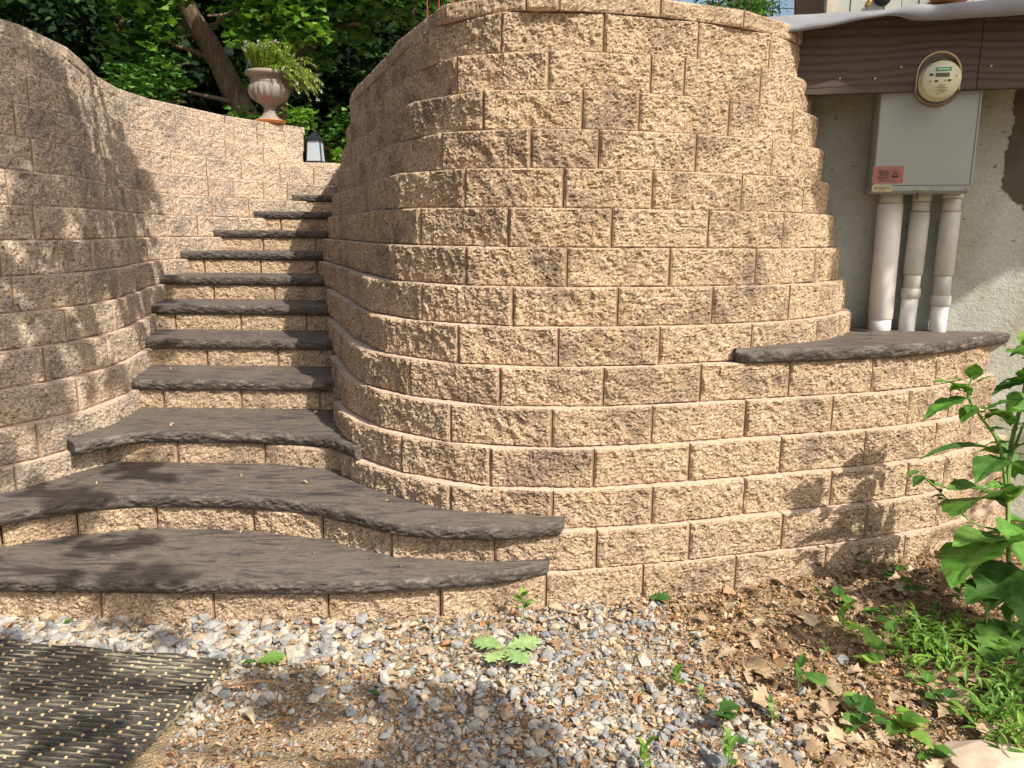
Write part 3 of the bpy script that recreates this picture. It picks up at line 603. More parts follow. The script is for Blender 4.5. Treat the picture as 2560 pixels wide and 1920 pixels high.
# ---------------- ground ----------------
def gz(x, y):
    """ground height"""
    z = .012*vnoise(np.stack([x, y, 0*x], -1), 2.5, 9)+.004*vnoise(np.stack([x, y, 0*x], -1), 14, 10)
    z = z+.035*np.clip((y-2.2)/.45, 0, 1)*np.clip((.4-x)/.6, 0, 1)+.03*np.clip((y-2.5)/.5, 0, 1)*np.clip((x-.8)/.6, 0, 1)
    return z
xs = np.concatenate([np.linspace(-40, -3.2, 12), np.linspace(-3.1, 3.4, 160), np.linspace(3.6, 40, 12)]); ys = np.concatenate([np.linspace(-40, .9, 12), np.linspace(1, 3.6, 90), np.linspace(3.8, 60, 12)])
Xg, Yg = np.meshgrid(xs, ys, indexing='ij'); Zg = gz(Xg, Yg); idx = np.arange(Xg.size).reshape(Xg.shape)
FG = np.stack([idx[:-1, :-1], idx[1:, :-1], idx[1:, 1:], idx[:-1, 1:]], -1).reshape(-1, 4)
tag(obj('ground', np.stack([Xg, Yg, Zg], -1), FG, M['dirt'], smooth=True), 'sandy brown dirt ground in front of the steps and wall', kind='structure')
# upper terrain behind walls
def sheet(name, poly, z, label):
    P = np.array(poly, float); o = obj(name, np.c_[P, np.full(len(P), z)], np.arange(len(P)), M['dirt'])
    import bmesh
    bm = bmesh.new(); bm.from_mesh(o.data); bmesh.ops.triangulate(bm, faces=bm.faces[:]); bmesh.ops.recalc_face_normals(bm, faces=bm.faces[:]); bm.to_mesh(o.data); bm.free()
    return tag(o, label, kind='structure')
lcv = left_curve(15)[::8]
sheet('upper_ground', [tuple(p) for p in (lcv+np.array([-.12, 0.02]))]+[(-3.6, 2.3), (-30, 2.0), (-30, 30), (-1.9, 30), (-1.9, 7.62)], 2.26, 'soil bank behind the left wall under the trees')
sheet('back_ground', [(-1.9, 7.68), (-1.9, 30), (30, 30), (30, 7.68)], 2.0, 'shaded soil behind the stair head')
tcv = tower_curve(15); tcv = tcv[(tcv[:, 1] < 7.3)][::8]
sheet('wall_top_soil', [tuple(p) for p in offset(tcv, .1)]+[(1.9, 4.3), (4, 7.6), (-1.0, 7.6)], 2.25, 'soil filling the top of the rounded wall')
sheet('landing', [(-2.3, 7.2), (-1.5, 7.05), (-.9, 7.0), (-.9, 7.8), (-2.3, 7.8)], 1.70, 'dirt landing at the top of the steps')

# ---------------- gravel ----------------
def ico():
    t = (1+5**.5)/2; V = np.array([(-1, t, 0), (1, t, 0), (-1, -t, 0), (1, -t, 0), (0, -1, t), (0, 1, t), (0, -1, -t), (0, 1, -t), (t, 0, -1), (t, 0, 1), (-t, 0, -1), (-t, 0, 1)], float); V /= np.linalg.norm(V[0])
    F = np.array([(0, 11, 5), (0, 5, 1), (0, 1, 7), (0, 7, 10), (0, 10, 11), (1, 5, 9), (5, 11, 4), (11, 10, 2), (10, 7, 6), (7, 1, 8), (3, 9, 4), (3, 4, 2), (3, 2, 6), (3, 6, 8), (3, 8, 9), (4, 9, 5), (2, 4, 11), (6, 2, 10), (8, 6, 7), (9, 8, 1)]); return V, F
def rotm(N, tiltmax=math.pi):
    z = RNG.uniform(0, 2*math.pi, N); x = RNG.uniform(-tiltmax, tiltmax, N); y = RNG.uniform(-tiltmax, tiltmax, N)
    cz, sz, cx, sx, cy, sy = np.cos(z), np.sin(z), np.cos(x), np.sin(x), np.cos(y), np.sin(y); o = 0*z; i = o+1
    Rz = np.stack([cz, -sz, o, sz, cz, o, o, o, i], -1).reshape(N, 3, 3); Rx = np.stack([i, o, o, o, cx, -sx, o, sx, cx], -1).reshape(N, 3, 3); Ry = np.stack([cy, o, sy, o, i, o, -sy, o, cy], -1).reshape(N, 3, 3)
    return Rz@Rx@Ry
def scatter(V0, F0, pos, R, sc, rnd=None, jit=0):
    N = len(pos); V = np.repeat(V0[None], N, 0)
    if jit: V = V*(1+RNG.uniform(-jit, jit, (N, len(V0), 1)))
    sc = np.asarray(sc); sc = sc[:, None, None] if sc.ndim == 1 else sc[:, None, :]
    V = (V*sc)@np.transpose(R, (0, 2, 1))+pos[:, None, :]
    F = (np.repeat(F0[None], N, 0)+(np.arange(N)*len(V0))[:, None, None]).reshape(-1, F0.shape[1])
    rnd = RNG.random(N) if rnd is None else rnd
    return V.reshape(-1, 3), F, np.repeat(rnd, len(V0))
def wallfront(x): return np.interp(x, COURSE1[:, 0], COURSE1[:, 1])
def on_mat(x, y): return (y < 2.43+.085*(-1.74-x)*1.0+0) & (x < -.93) & (y < 2.46-.11*(x+1.74))
def gravel_pts(N):
    x = RNG.uniform(-2.6, 1.35, N); y = RNG.uniform(1.6, 3.0, N); d = np.ones(N)
    d *= np.where(x > .55, np.clip(1-(x-.55)/.35-(y-2.2)*.8, .02, 1), 1)       # fades into leaf litter
    sand = np.exp(-(((x+.62)/.42)**2+((y-1.93)/.22)**2)); d *= 1-(.55 if N > 20000 else .93)*np.clip(sand*1.4, 0, 1)
    d *= np.where((x > -.9) & (x < -.1) & (y > 2.15), .6, 1)
    n = vnoise(np.stack([x, y, 0*x], -1), 3.1, 33); d *= np.clip(.8+.7*n, .1, 1)
    ok = (y < wallfront(x)-.005) & (RNG.random(N) < d) & ~((x < -.95) & (y < 2.40-.1*(x+1.3)*.8))
    return x[ok], y[ok]
IV, IF = ico(); mb = MB()
for N, lo, hi, up in ((34000, .003, .008, .0), (14000, .007, .0125, .004), (5600, .011, .019, .010), (1300, .017, .027, .012)):
    x, y = gravel_pts(N); n = len(x); s0 = RNG.uniform(lo, hi, n)*(1+.4*((x < -.5) & (y > 2.35)))
    sc = np.stack([s0*RNG.uniform(.9, 1.35, n), s0*RNG.uniform(.65, 1., n), s0*RNG.uniform(.4, .75, n)], -1)
    pos = np.stack([x, y, gz(x, y)+sc[:, 2]*.3+up*RNG.random(n)], -1); rn = np.clip(RNG.beta(1.5, 1.6, n), 0, 1)
    V, F, a = scatter(IV, IF, pos, rotm(n, .55), sc, rn, .28); mb.add(V, F, a)
tag(mb.build('gravel', M['gravel']), 'loose grey, white and tan crushed-stone gravel in front of the steps', 'gravel', kind='stuff')

# ---------------- leaf templates ----------------
def leaf_tpl(w, fold=.25, curl=.25, L=1.0, skew=0):
    n = len(w); t = np.linspace(0, 1, n); V = []
    for i in range(n):
        zz_ = -curl*(t[i]-.3)**2
        V += [(t[i]*L, 0, zz_), (t[i]*L+skew*w[i], w[i], zz_+fold*w[i]), (t[i]*L+skew*w[i], -w[i], zz_+fold*w[i])]
    F = []
    for i in range(n-1): a = 3*i; b = a+3; F += [(a, b, b+1, a+1), (a, a+2, b+2, b)]
    return np.array(V), np.array(F)
OVATE = leaf_tpl([.0, .16, .25, .27, .24, .17, .08, .0], .3, .3); LANCE = leaf_tpl([0, .07, .11, .12, .10, .06, 0], .3, .35)
OAK = leaf_tpl([.01, .05, .15, .10, .30, .14, .38, .17, .33, .13, .20, .06, 0], .15, .3, skew=.25)
MAPLE = leaf_tpl([.03, .40, .28, .60, .25, .36, .12, 0], .2, .4, skew=.3)
HEART = leaf_tpl([.12, .36, .38, .31, .22, .11, 0], .25, .35); CRUMP = leaf_tpl([.05, .2, .12, .33, .2, .28, .1, 0], .9, 1.2)
def dirR(d, up=(0, 0, 1), roll=0):
    d = np.array(d, float); d /= np.linalg.norm(d); s = np.cross(up, d); s /= np.linalg.norm(s)+1e-9; u = np.cross(d, s)
    c, q = math.cos(roll), math.sin(roll); return np.stack([d, s*c+u*q, -s*q+u*c], 1)
def add_leaf(mb, tpl, p, d, L, roll=0, a=None, wid=1):
    V = (tpl[0]*np.array([L, L*wid, L]))@dirR(d, roll=roll).T+np.array(p); mb.add(V, tpl[1], a)
def fine_leaf(w, n=15, fold=.22, curl=.3, ser=.05):
    t = np.linspace(0, 1, n); W_ = np.interp(t, np.linspace(0, 1, len(w)), w); W_[1:-1] *= 1+ser*np.where(np.arange(1, n-1) % 2, 1, -1); V = []; F = []
    for i in range(n):
        z0 = -curl*(t[i]-.3)**2
        for f in (0, .5, 1, -.5, -1): V.append((t[i]+.10*abs(f)*W_[i], f*W_[i], z0+fold*abs(f)*W_[i]*(1.15-.5*abs(f))+.02*math.sin(i*1.7+f*2)*abs(f)))
    for i in range(n-1):
        a = 5*i; b = a+5; F += [(a, b, b+1, a+1), (a+1, b+1, b+2, a+2), (a, a+3, b+3, b), (a+3, a+4, b+4, b+3)]
    return np.array(V), np.array(F)
POKE = fine_leaf([0, .13, .22, .26, .25, .21, .15, .08, 0])
# leaf litter
def litter_pts(N):
    x = RNG.uniform(.2, 2.6, N); y = RNG.uniform(1.6, 3.7, N); d = np.clip((x-.45)/.4+(y-2.3)*.6, 0, 1)
    ok = (y < wallfront(x)-.01) & (RNG.random(N) < d); return x[ok], y[ok]
mb = MB()
for tpl, N, s0, s1, h in ((OAK, 560, .035, .085, .010), (MAPLE, 330, .03, .07, .010), (CRUMP, 1900, .015, .06, .014), (OVATE, 900, .015, .045, .01)):
    x, y = litter_pts(N); n = len(x); V, F, a = scatter(tpl[0], tpl[1], np.stack([x, y, gz(x, y)+.004+h*RNG.random(n)], -1), rotm(n, .45), RNG.uniform(s0, s1, n), RNG.beta(2, 1.6, n)); mb.add(V, F, a)
for tpl, N, s0, s1 in ((OAK, 30, .04, .075), (CRUMP, 170, .02, .05), (OVATE, 80, .02, .045)):   # strays over the gravel and along the risers
    x = RNG.uniform(-2, .7, N); y = np.where(RNG.random(N) < .55, wallfront(x)-RNG.uniform(.01, .10, N), RNG.uniform(1.75, 2.6, N)); ok = ~((x < -.93) & (y < 2.42)); x, y = x[ok], y[ok]; n = len(x)
    V, F, a = scatter(tpl[0], tpl[1], np.stack([x, y, gz(x, y)+.018], -1), rotm(n, .35), RNG.uniform(s0, s1, n), RNG.uniform(.3, 1, n)); mb.add(V, F, a)
x, y = litter_pts(900); ok = (y < 2.35) & (x > .7) | (RNG.random(len(x)) < .12); x, y = x[ok], y[ok]; n = len(x)
for tpl, m0, m1 in ((OAK, 0, n//2), (MAPLE, n//2, n)):
    k = m1-m0; V, F, a = scatter(tpl[0], tpl[1], np.stack([x, y, gz(x, y)+.018], -1)[m0:m1], rotm(k, .6), RNG.uniform(.05, .095, k), RNG.uniform(.45, .9, k)); mb.add(V, F, a)
for tx, ty, tz in [(-.75, 2.8, 1), (-1.5, 2.75, 1), (-.4, 2.69, 1), (-1.1, 3.0, 1), (-1.2, 3.3, 2), (-.9, 3.2, 2), (-1.75, 3.15, 2), (-.5, 2.97, 2), (-1.6, 3.6, 3), (-1.0, 3.85, 3), (-1.3, 4.2, 4), (-1.9, 4.25, 4), (-1.5, 4.6, 5), (1.3, 3.5, 6)]:
    V, F, a = scatter(CRUMP[0], CRUMP[1], np.array([[tx, ty, tz*C+TT+.006]]), rotm(1, .2), RNG.uniform(.014, .035, 1), RNG.uniform(.5, .9, 1)); mb.add(V, F, a)
tag(mb.build('leaf_litter', M['litter']), 'layer of dry tan and brown fallen leaves at the foot of the wall', 'leaf litter', kind='stuff')
mb = MB()
x, y = litter_pts(26000); x2 = RNG.uniform(-2, .9, 9000); y2 = RNG.uniform(1.7, 2.9, 9000); ok = (y2 < wallfront(x2)-.01) & ~((x2 < -.93) & (y2 < 2.42)); x = np.r_[x, x2[ok]]; y = np.r_[y, y2[ok]]; n = len(x)
qv = np.array([(-1, -.5, 0), (1, -.35, .1), (.8, .5, .25), (-.7, .4, 0)]); V, F, a = scatter(qv, np.array([[0, 1, 2, 3]]), np.stack([x, y, gz(x, y)+.004+.014*RNG.random(n)], -1), rotm(n, .5), RNG.uniform(.003, .011, n)); mb.add(V, F, a)
tag(mb.build('leaf_crumbs', M['chips']), 'fine brown crumbs of broken leaves and bark between the stones', 'leaf crumbs', kind='stuff')

# ---------------- rubber link mat ----------------
def mat_mesh():
    O = np.array([-1.74, 2.425, 0]); ux = np.array([.993, -.12, 0]); uy = np.array([.05, -.9987, 0])   # along ribs, toward the camera
    root = empty('rubber_mat', (-1.4, 2.1, .02), 'black rubber link mat with wavy ribs and pale pegs lying on the gravel', 'mat')
    def zg(p): return gz(np.array([p[0]]), np.array([p[1]]))[0]*.4+.03
    rub = NT('mat_rubber'); n = rub.noise(8, 4); f = rub.noise(90, 3); c = rub.ramp(n, [(.3, (.05, .05, .045)), (.6, (.10, .095, .08)), (.75, (.16, .145, .12))]); c = rub.mix(.7, c, rub.ramp(f, [(.3, .6), (.7, 1.5)]), 'MULTIPLY'); rub.bump(f, .5, .004); rub = rub.fin(c, .7, .35)
    tb = NT('mat_dappled_base'); tn = tb.noise(6, 4); tan = tb.fin(tb.ramp(tn, [(.38, (.10, .09, .07)), (.5, (.19, .17, .12)), (.62, (.36, .33, .24))]), .9, .15); peg = simple('mat_peg', (.50, .37, .21), .55, .4)  # sun and shade put into the base colour as cream and dark patches
    pit = .047; NR = 17; Lx0 = -.9
    mbB = MB(); mbR = MB(); mbP = MB()
    for i in range(NR):
        x1 = .835-.0115*i; row = O+uy*(i*pit+.012); xs_ = np.linspace(Lx0, x1, 150)
        for j in range(4):
            P = []; base_ = (j-1.5)*.0122
            for x in xs_:
                wv = (.0075 if j % 2 else -.0060)*math.sin(x*2*math.pi/.27+i*1.35+(j//2)*.8)+.0016*math.sin(x*2*math.pi/.11+j*2+i)
                wv *= min(1, (x1-x)/.05); p = row+ux*x+uy*(wv+base_); P.append((p[0], p[1], zg(p)+.006+.0012*math.sin(x*31+i*2+j)))
            P = np.array(P); N_ = len(P); hw = .0013; hh = .004
            V = np.concatenate([P+uy*hw*s1+np.array([0, 0, hh*s2]) for s1, s2 in ((-1, -1), (1, -1), (1, 1), (-1, 1))]); a = np.arange(N_-1)
            F = np.concatenate([np.stack([a+q*N_, a+1+q*N_, a+1+((q+1) % 4)*N_, a+((q+1) % 4)*N_], -1) for q in range(4)]); mbR.add(V, F); mbR.add(V[[0, N_, 2*N_, 3*N_]], np.array([3, 2, 1, 0])); mbR.add(V[[N_-1, 2*N_-1, 3*N_-1, 4*N_-1]], np.arange(4))
        for h_ in (-1, 1):
            p0 = row+ux*Lx0+uy*(h_*.0115); z = zg(row)-.012; frame_box((p0[0], p0[1]+.0108, z), ux*(x1-Lx0-.006*(h_ > 0)), uy*.0216, (0, 0, .012), None, 0, mbB)
        x = -.85-(i*.037) % .075
        while x < x1-.005:
            for dx, dy in ((0, -.011), (-.014, .010)):
                p = row+ux*(x+dx)+uy*dy; V = IV*np.array([.0062, .005, .0055])*(1+RNG.uniform(-.1, .1)); mbP.add(V@dirR((.8, .5, .35)).T+np.array([p[0], p[1], zg(p)+.0075]), IF)
            x += .075 if x+.075 < x1-.03 or x > x1-.02 else x1-.008-x if x1-.008-x > .01 else 1
    mbB.build('link_base', tan, root); mbR.build('wavy_ribs', rub, root); mbP.build('pegs', peg, root); 
    for nm in ('wavy_ribs', 'pegs'): pass
    for c in root.children: c['kind'] = 'stuff' if c.name.startswith(('wavy', 'pegs')) else 'part'
    return root
RM_ = mat_mesh()
for c in RM_.children:
    if c.get('kind') == 'part': del c['kind']

# ---------------- urn with thyme, solar light ----------------
ub = at_z(680, 308, 2.35); UP = np.array([ub[0]-.03, ub[1]+.05, 2.351])
UR = empty('garden_urn', tuple(UP), 'weathered fluted pedestal urn standing on an orange saucer on top of the left wall', 'urn')
def clay(name, A, B, C_):
    t = NT(name); n = t.noise(9, 4, .65, t.map((1, 1, .45)), .5); c = t.ramp(n, [(.32, A), (.5, B), (.66, C_)]); f = t.noise(60, 3); t.bump(f, .3, .004); return t.fin(c, .8, .25)
cl = clay('weathered_clay', (.13, .105, .09), (.23, .205, .18), (.27, .165, .11))
def fl(z0, z1, amp):
    return lambda i, t: (amp*abs(math.sin(t*10))-amp*.5)*env[i]
prof = [(0, .012), (.115, .012), (.115, .03), (.10, .042), (.07, .065), (.052, .10), (.046, .13), (.048, .138), (.06, .142), (.06, .152), (.075, .162), (.115, .185), (.150, .215), (.170, .255), (.172, .29), (.162, .318), (.150, .332)]
env = [0, 0, 0, 0, 0, 0, 0, 0, 0, 0, .3, .8, 1, 1, 1, .7, 0]
lathe(prof, UP, 120, fl(0, 0, .075)).build('bowl', cl, UR, True)
lathe([(.150, .332), (.156, .340), (.150, .348), (.148, .375), (.154, .385), (.175, .392), (.192, .402), (.197, .418), (.190, .432), (.175, .437), (.160, .43), (.155, .40), (0, .40)], UP, 64).build('rim', cl, UR, True)
for k in range(16):
    t = k*math.pi/8+.1; V = IV*.009+UP+np.array([.151*math.cos(t), .151*math.sin(t), .361]); obj('rosette', V, IF, simple('rosette_clay', (.40, .20, .11), .8) if k == 0 else bpy.data.materials['rosette_clay'], UR, True)
sa = obj('plant_saucer', lathe([(0, 0), (.115, 0), (.135, .018), (.14, .022), (.135, .026), (.12, .012), (0, .010)], UP, 48).V[0], np.array([[i*48+k, i*48+(k+1) % 48, (i+1)*48+(k+1) % 48, (i+1)*48+k] for i in range(6) for k in range(48)]), simple('orange_clay', (.60, .27, .09), .7), None, True, org=tuple(UP)); tag(sa, 'bright orange clay saucer under the fluted urn', 'saucer')
# thyme
TH = empty('thyme_plant', tuple(UP+np.array([0, 0, .41])), 'feathery green thyme with pale lilac flowers spilling over the right of the urn', 'plant')
mbl, mbs, mbf = MB(), MB(), MB(); sp = leaf_tpl([0, .14, .16, .1, 0], .2, .2)
for i in range(430):
    a = RNG.uniform(0, 2*math.pi); r = .13*math.sqrt(RNG.random()); cx = r*math.cos(a); cy = r*math.sin(a); spill = (cx > .02) and RNG.random() < .5
    b = UP+np.array([cx, cy, .41]); N_ = 7; P = [b]
    d = np.array([cx*2.6+RNG.normal(0, .15)+(1.0 if spill else .12), cy*1.5+RNG.normal(0, .25), 1.0+(0 if not spill else RNG.uniform(-.3, .5))]); d /= np.linalg.norm(d); Ls = RNG.uniform(.16, .27) if not spill else RNG.uniform(.16, .44)
    for j in range(N_): d = d+np.array([0, 0, -.30*RNG.uniform(.3, 1.4) if spill else .02])+RNG.normal(0, .05, 3); d /= np.linalg.norm(d); P.append(P[-1]+d*Ls/N_)
    P = np.array(P); tube(P, .0016, 4, mbs, caps=False)
    for j in range(1, N_+1):
        for q in range(15):
            dd = RNG.normal(0, 1, 3)+(P[j]-P[j-1])/np.linalg.norm(P[j]-P[j-1])*1.2; add_leaf(mbl, sp, P[j]+(P[j-1]-P[j])*RNG.random(), dd, RNG.uniform(.014, .028), a=RNG.uniform(.2, 1) if P[j][2] > UP[2]+.25 or RNG.random() < .7 else 0.)
    if RNG.random() < .32:
        for q in range(5): mbf.add(IV*RNG.uniform(.003, .006)+P[-1]+RNG.normal(0, .007, 3), IF)
mbs.build('stems', simple('thyme_stem', (.24, .15, .07), .8), TH); mbl.build('foliage', attr_col('thyme_green', [(0, (.13, .11, .03)), (.25, (.16, .25, .04)), (1, (.30, .45, .08))], .6, .3, 40, trans=.25), TH); tag(mbf.build('flowers', simple('lilac', (.60, .52, .62), .6), TH), kind='stuff')
SLt = empty('solar_light', tuple(UP+np.array([-.115, -.07, .40])), 'small solar stake light leaning at the left rim of the urn', 'garden light'); sb0 = UP+np.array([-.115, -.07, .41])
tube([sb0, sb0+np.array([-.004, 0, .06])], .006, 8).build('stake', simple('dark_plastic', (.05, .055, .05), .5), SLt, True)
lathe([(.008, .06), (.014, .065), (.024, .10), (.024, .115)], sb0+np.array([-.004, 0, 0]), 20).build('lens', simple('clear_lens', (.55, .58, .55), .15, .6), SLt, True)
lathe([(.024, .115), (.032, .116), (.030, .135), (0, .14)], sb0+np.array([-.004, 0, 0]), 20).build('cap', simple('dark_cap', (.05, .08, .08), .4, .5), SLt, True)
frame_box(sb0+np.array([-.052, .01, .0]), (.02, .004, .005), (0, .03, 0), (.0, 0, .13), None, .002).build('side_panel', simple('teal_plastic', (.03, .12, .13), .35, .5), SLt)

# ---------------- lantern ----------------
lp = at_z(783, 406, 2.045); LP = np.array([lp[0], lp[1]+.10, 2.046]); LN = empty('lantern', tuple(LP), 'black metal lantern with frosted panes on the low cap at the stair head', 'lantern')
bm_ = simple('lantern_black', (.015, .017, .02), .45, .5, .3); gl = simple('frosted_pane', (.36, .41, .45), .35, .4, var=.05)
def lbox(x0, x1, y0, y1, z0, z1, m, nm, b=.003): return frame_box(LP+np.array([x0, y0, z0]), (x1-x0, 0, 0), (0, y1-y0, 0), (0, 0, z1-z0), None, b).build(nm, m, LN)
lbox(-.08, .08, -.08, .08, 0, .016, bm_, 'base'); 
def tap(h0, w0, h1, w1, m, nm):
    V = [LP+np.array([sx*w0, sy*w0, h0]) for sx, sy in ((-1, -1), (1, -1), (1, 1), (-1, 1))]+[LP+np.array([sx*w1, sy*w1, h1]) for sx, sy in ((-1, -1), (1, -1), (1, 1), (-1, 1))]; return obj(nm, V, CUBE, m, LN)
tap(.017, .069, .205, .057, gl, 'panes')
for sx in (-1, 1):
    for sy in (-1, 1): tube([LP+np.array([sx*.071, sy*.071, .014]), LP+np.array([sx*.059, sy*.059, .208])], .0055, 6).build('corner_post', bm_, LN)
tap(.205, .074, .214, .074, bm_, 'eave'); tap(.2145, .070, .262, .026, bm_, 'roof'); tap(.262, .024, .278, .016, bm_, 'chimney')
lathe([(.016, .278), (.022, .282), (.012, .295), (0, .30)], LP, 16).build('finial', bm_, LN, True)
tube([LP+np.array([.022*math.cos(t), 0, .315+.022*math.sin(t)]) for t in np.linspace(-.4*math.pi, 1.6*math.pi, 22)], .0025, 6).build('ring', bm_, LN)

# ---------------- trees ----------------
def limb(mb, p, q, r0, r1, n=9, wob=.06, k=12):
    p, q = np.array(p, float), np.array(q, float); t = np.linspace(0, 1, n)[:, None]; P = p*(1-t)+q*t; L_ = np.linalg.norm(q-p)
    P[1:-1] += RNG.normal(0, wob*L_/n, (n-2, 3)); tube(P, np.linspace(r0, r1, n), k, mb); return P
def clumps(centers, radii, per, tpl, s0, s1, sq=.75, droop=.6):
    mb = MB()
    for c, r in zip(centers, radii):
        n = int(per*(r/.5)**2); d = RNG.normal(0, 1, (n, 3)); d /= np.linalg.norm(d, axis=1)[:, None]; q = RNG.random(n)**.45
        pos = np.array(c)+d*(q*r)[:, None]*np.array([1, 1, sq]); R = rotm(n, droop); V, F, a = scatter(tpl[0], tpl[1], pos, R, RNG.uniform(s0, s1, n), np.clip(RNG.normal(.45, .25, n), 0, 1)); mb.add(V, F, a)
    return mb
# tree seen behind the urn: forked, crown reaching out of the top of the picture
MP = empty('maple_tree', (-3.0, 9.6, 2.2), 'forked maple tree with lit green leaves standing just behind the urn', 'tree')
mb = MB(); fk = at_y(620, 300, 9.6); g0 = at_y(700, 420, 9.6); a1 = at_y(545, 150, 9.5); a2 = at_y(455, 0, 9.3); a3 = at_y(350, -260, 9.0); b0 = at_y(700, 240, 9.7)
limb(mb, at_y(640, 460, 9.6), fk, .17, .15); limb(mb, fk, a1, .15, .125); limb(mb, a1, a2, .125, .105); limb(mb, a2, a3, .105, .07)
limb(mb, at_y(690, 440, 9.9), b0, .12, .10); limb(mb, b0, at_y(760, 130, 9.9), .10, .075); limb(mb, at_y(760, 130, 9.9), at_y(880, 10, 9.6), .075, .06); limb(mb, at_y(880, 10, 9.6), at_y(1050, -90, 9.4), .06, .04); limb(mb, at_y(760, 130, 9.9), at_y(735, -100, 9.9), .06, .04)
for (x, y), (x2, y2) in [((545, 150), (430, 110)), ((500, 80), (600, 20)), ((760, 130), (640, 60)), ((820, 70), (900, 60)), ((600, 260), (470, 230))]: limb(mb, at_y(x, y, 9.5), at_y(x2, y2, 9.2), .035, .015, 6)
mb.build('trunk', M['bark'], MP)
cs = []; rs = []
for x, y, Y, r in [(370, 60, 9.2, .38), (330, 120, 9.2, .35), (380, 170, 9.3, .34), (400, 215, 10.2, .35), (330, -40, 8.8, .6), (640, 30, 10.4, .55), (680, 60, 9.1, .40), (750, 70, 9.1, .36), (800, 20, 9.2, .4), (880, 80, 9.5, .28), (660, 130, 9.2, .25), (600, -70, 8.9, .5), (700, -60, 8.9, .6), (880, -60, 9.2, .6), (1020, -30, 9.4, .5), (1000, -120, 9.4, .6), (640, 185, 9.3, .18), (800, 140, 9.9, .25), (960, 10, 9.4, .35)]:
    cs.append(at_y(x, y, Y)); rs.append(r)
clumps(cs, rs, 250, MAPLE, .085, .15, .7).build('crown', M['leaf_mid'], MP)
# branch hanging into the top, sunlight put into its brighter leaf colour
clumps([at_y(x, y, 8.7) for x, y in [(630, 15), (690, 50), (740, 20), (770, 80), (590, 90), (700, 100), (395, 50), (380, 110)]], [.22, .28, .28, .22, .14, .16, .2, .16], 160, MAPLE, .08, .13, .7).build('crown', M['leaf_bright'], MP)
# dark wooded belt
k = 0
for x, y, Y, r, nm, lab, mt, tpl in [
 (40, 120, 10.5, 1.5, 'dark_shrub', 'very dark dense shrub mass behind the left wall at the picture edge', 'leaf_shaded', OVATE),
 (230, 150, 10.8, 1.25, 'dark_shrub', 'dark dense shrub behind the dip of the left wall', 'leaf_shaded', OVATE),
 (420, 260, 11.5, 1.3, 'understory_tree', 'shaded understory tree below the leaning maple trunk', 'leaf_shaded', MAPLE),
 (620, 300, 12.5, 1.5, 'understory_tree', 'shaded understory tree directly behind the urn', 'leaf_shaded', MAPLE),
 (860, 230, 12.5, 1.6, 'dark_tree', 'dark tree filling the gap between the urn and the rounded wall', 'leaf_shaded', OVATE),
 (1010, 60, 12.0, 1.2, 'dark_tree', 'dark tree rising above the left shoulder of the rounded wall', 'leaf_shaded', OVATE),
 (60, -60, 13., 2.2, 'tall_tree', 'tall dark tree at the far left top of the picture', 'leaf_shaded', MAPLE),
 (420, -80, 15., 2.6, 'tall_tree', 'tall tree behind the leaning maple with sky showing through', 'leaf_shaded', MAPLE),
 (760, -20, 16., 2.5, 'tall_tree', 'tall tree far behind the urn and its thyme', 'leaf_shaded', MAPLE),
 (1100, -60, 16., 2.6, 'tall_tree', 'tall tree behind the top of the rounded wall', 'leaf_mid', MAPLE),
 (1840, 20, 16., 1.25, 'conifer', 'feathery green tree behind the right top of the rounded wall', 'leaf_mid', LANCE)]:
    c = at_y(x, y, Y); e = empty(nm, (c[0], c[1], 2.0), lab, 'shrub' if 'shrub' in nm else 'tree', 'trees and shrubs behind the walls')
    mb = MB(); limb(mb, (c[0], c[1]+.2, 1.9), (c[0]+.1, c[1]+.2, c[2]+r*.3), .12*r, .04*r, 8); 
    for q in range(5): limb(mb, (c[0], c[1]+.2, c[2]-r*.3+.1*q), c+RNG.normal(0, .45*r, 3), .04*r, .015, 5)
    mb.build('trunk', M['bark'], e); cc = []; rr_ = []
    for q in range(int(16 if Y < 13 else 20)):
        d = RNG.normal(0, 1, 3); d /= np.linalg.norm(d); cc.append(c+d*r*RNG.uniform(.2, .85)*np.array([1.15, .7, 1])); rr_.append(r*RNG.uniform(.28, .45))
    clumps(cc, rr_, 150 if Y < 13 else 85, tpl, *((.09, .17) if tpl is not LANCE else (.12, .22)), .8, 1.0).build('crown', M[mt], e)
    # low growth to the ground
# far wood behind everything: hillside with a mass of foliage
xs = np.linspace(-30, 26, 40); ys = np.linspace(17, 34, 18); X, Y = np.meshgrid(xs, ys, indexing='ij'); Z = 2+(Y-17)*.45+.8*vnoise(np.stack([X, Y, 0*X], -1), .25, 3)
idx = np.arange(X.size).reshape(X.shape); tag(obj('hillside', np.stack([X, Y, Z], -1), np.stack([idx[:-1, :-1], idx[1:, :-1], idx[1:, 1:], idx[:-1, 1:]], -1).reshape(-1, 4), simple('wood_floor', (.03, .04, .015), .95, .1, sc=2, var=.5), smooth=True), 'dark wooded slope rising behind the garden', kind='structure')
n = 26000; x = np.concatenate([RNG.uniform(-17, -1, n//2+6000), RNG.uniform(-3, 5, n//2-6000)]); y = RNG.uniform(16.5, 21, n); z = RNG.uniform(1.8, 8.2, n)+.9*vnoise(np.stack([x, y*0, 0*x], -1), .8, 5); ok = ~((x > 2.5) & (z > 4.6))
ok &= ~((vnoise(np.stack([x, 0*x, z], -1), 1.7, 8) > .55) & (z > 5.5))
V, F, a = scatter(OVATE[0], OVATE[1], np.stack([x, y, z], -1)[ok], rotm(ok.sum(), 1.2), RNG.uniform(.25, .42, ok.sum())); tag(obj('far_wood', V, F, M['leaf_shaded'], attrs={'rnd': a}), 'far-off dark mass of woodland foliage behind the nearer trees', 'woodland', kind='stuff')
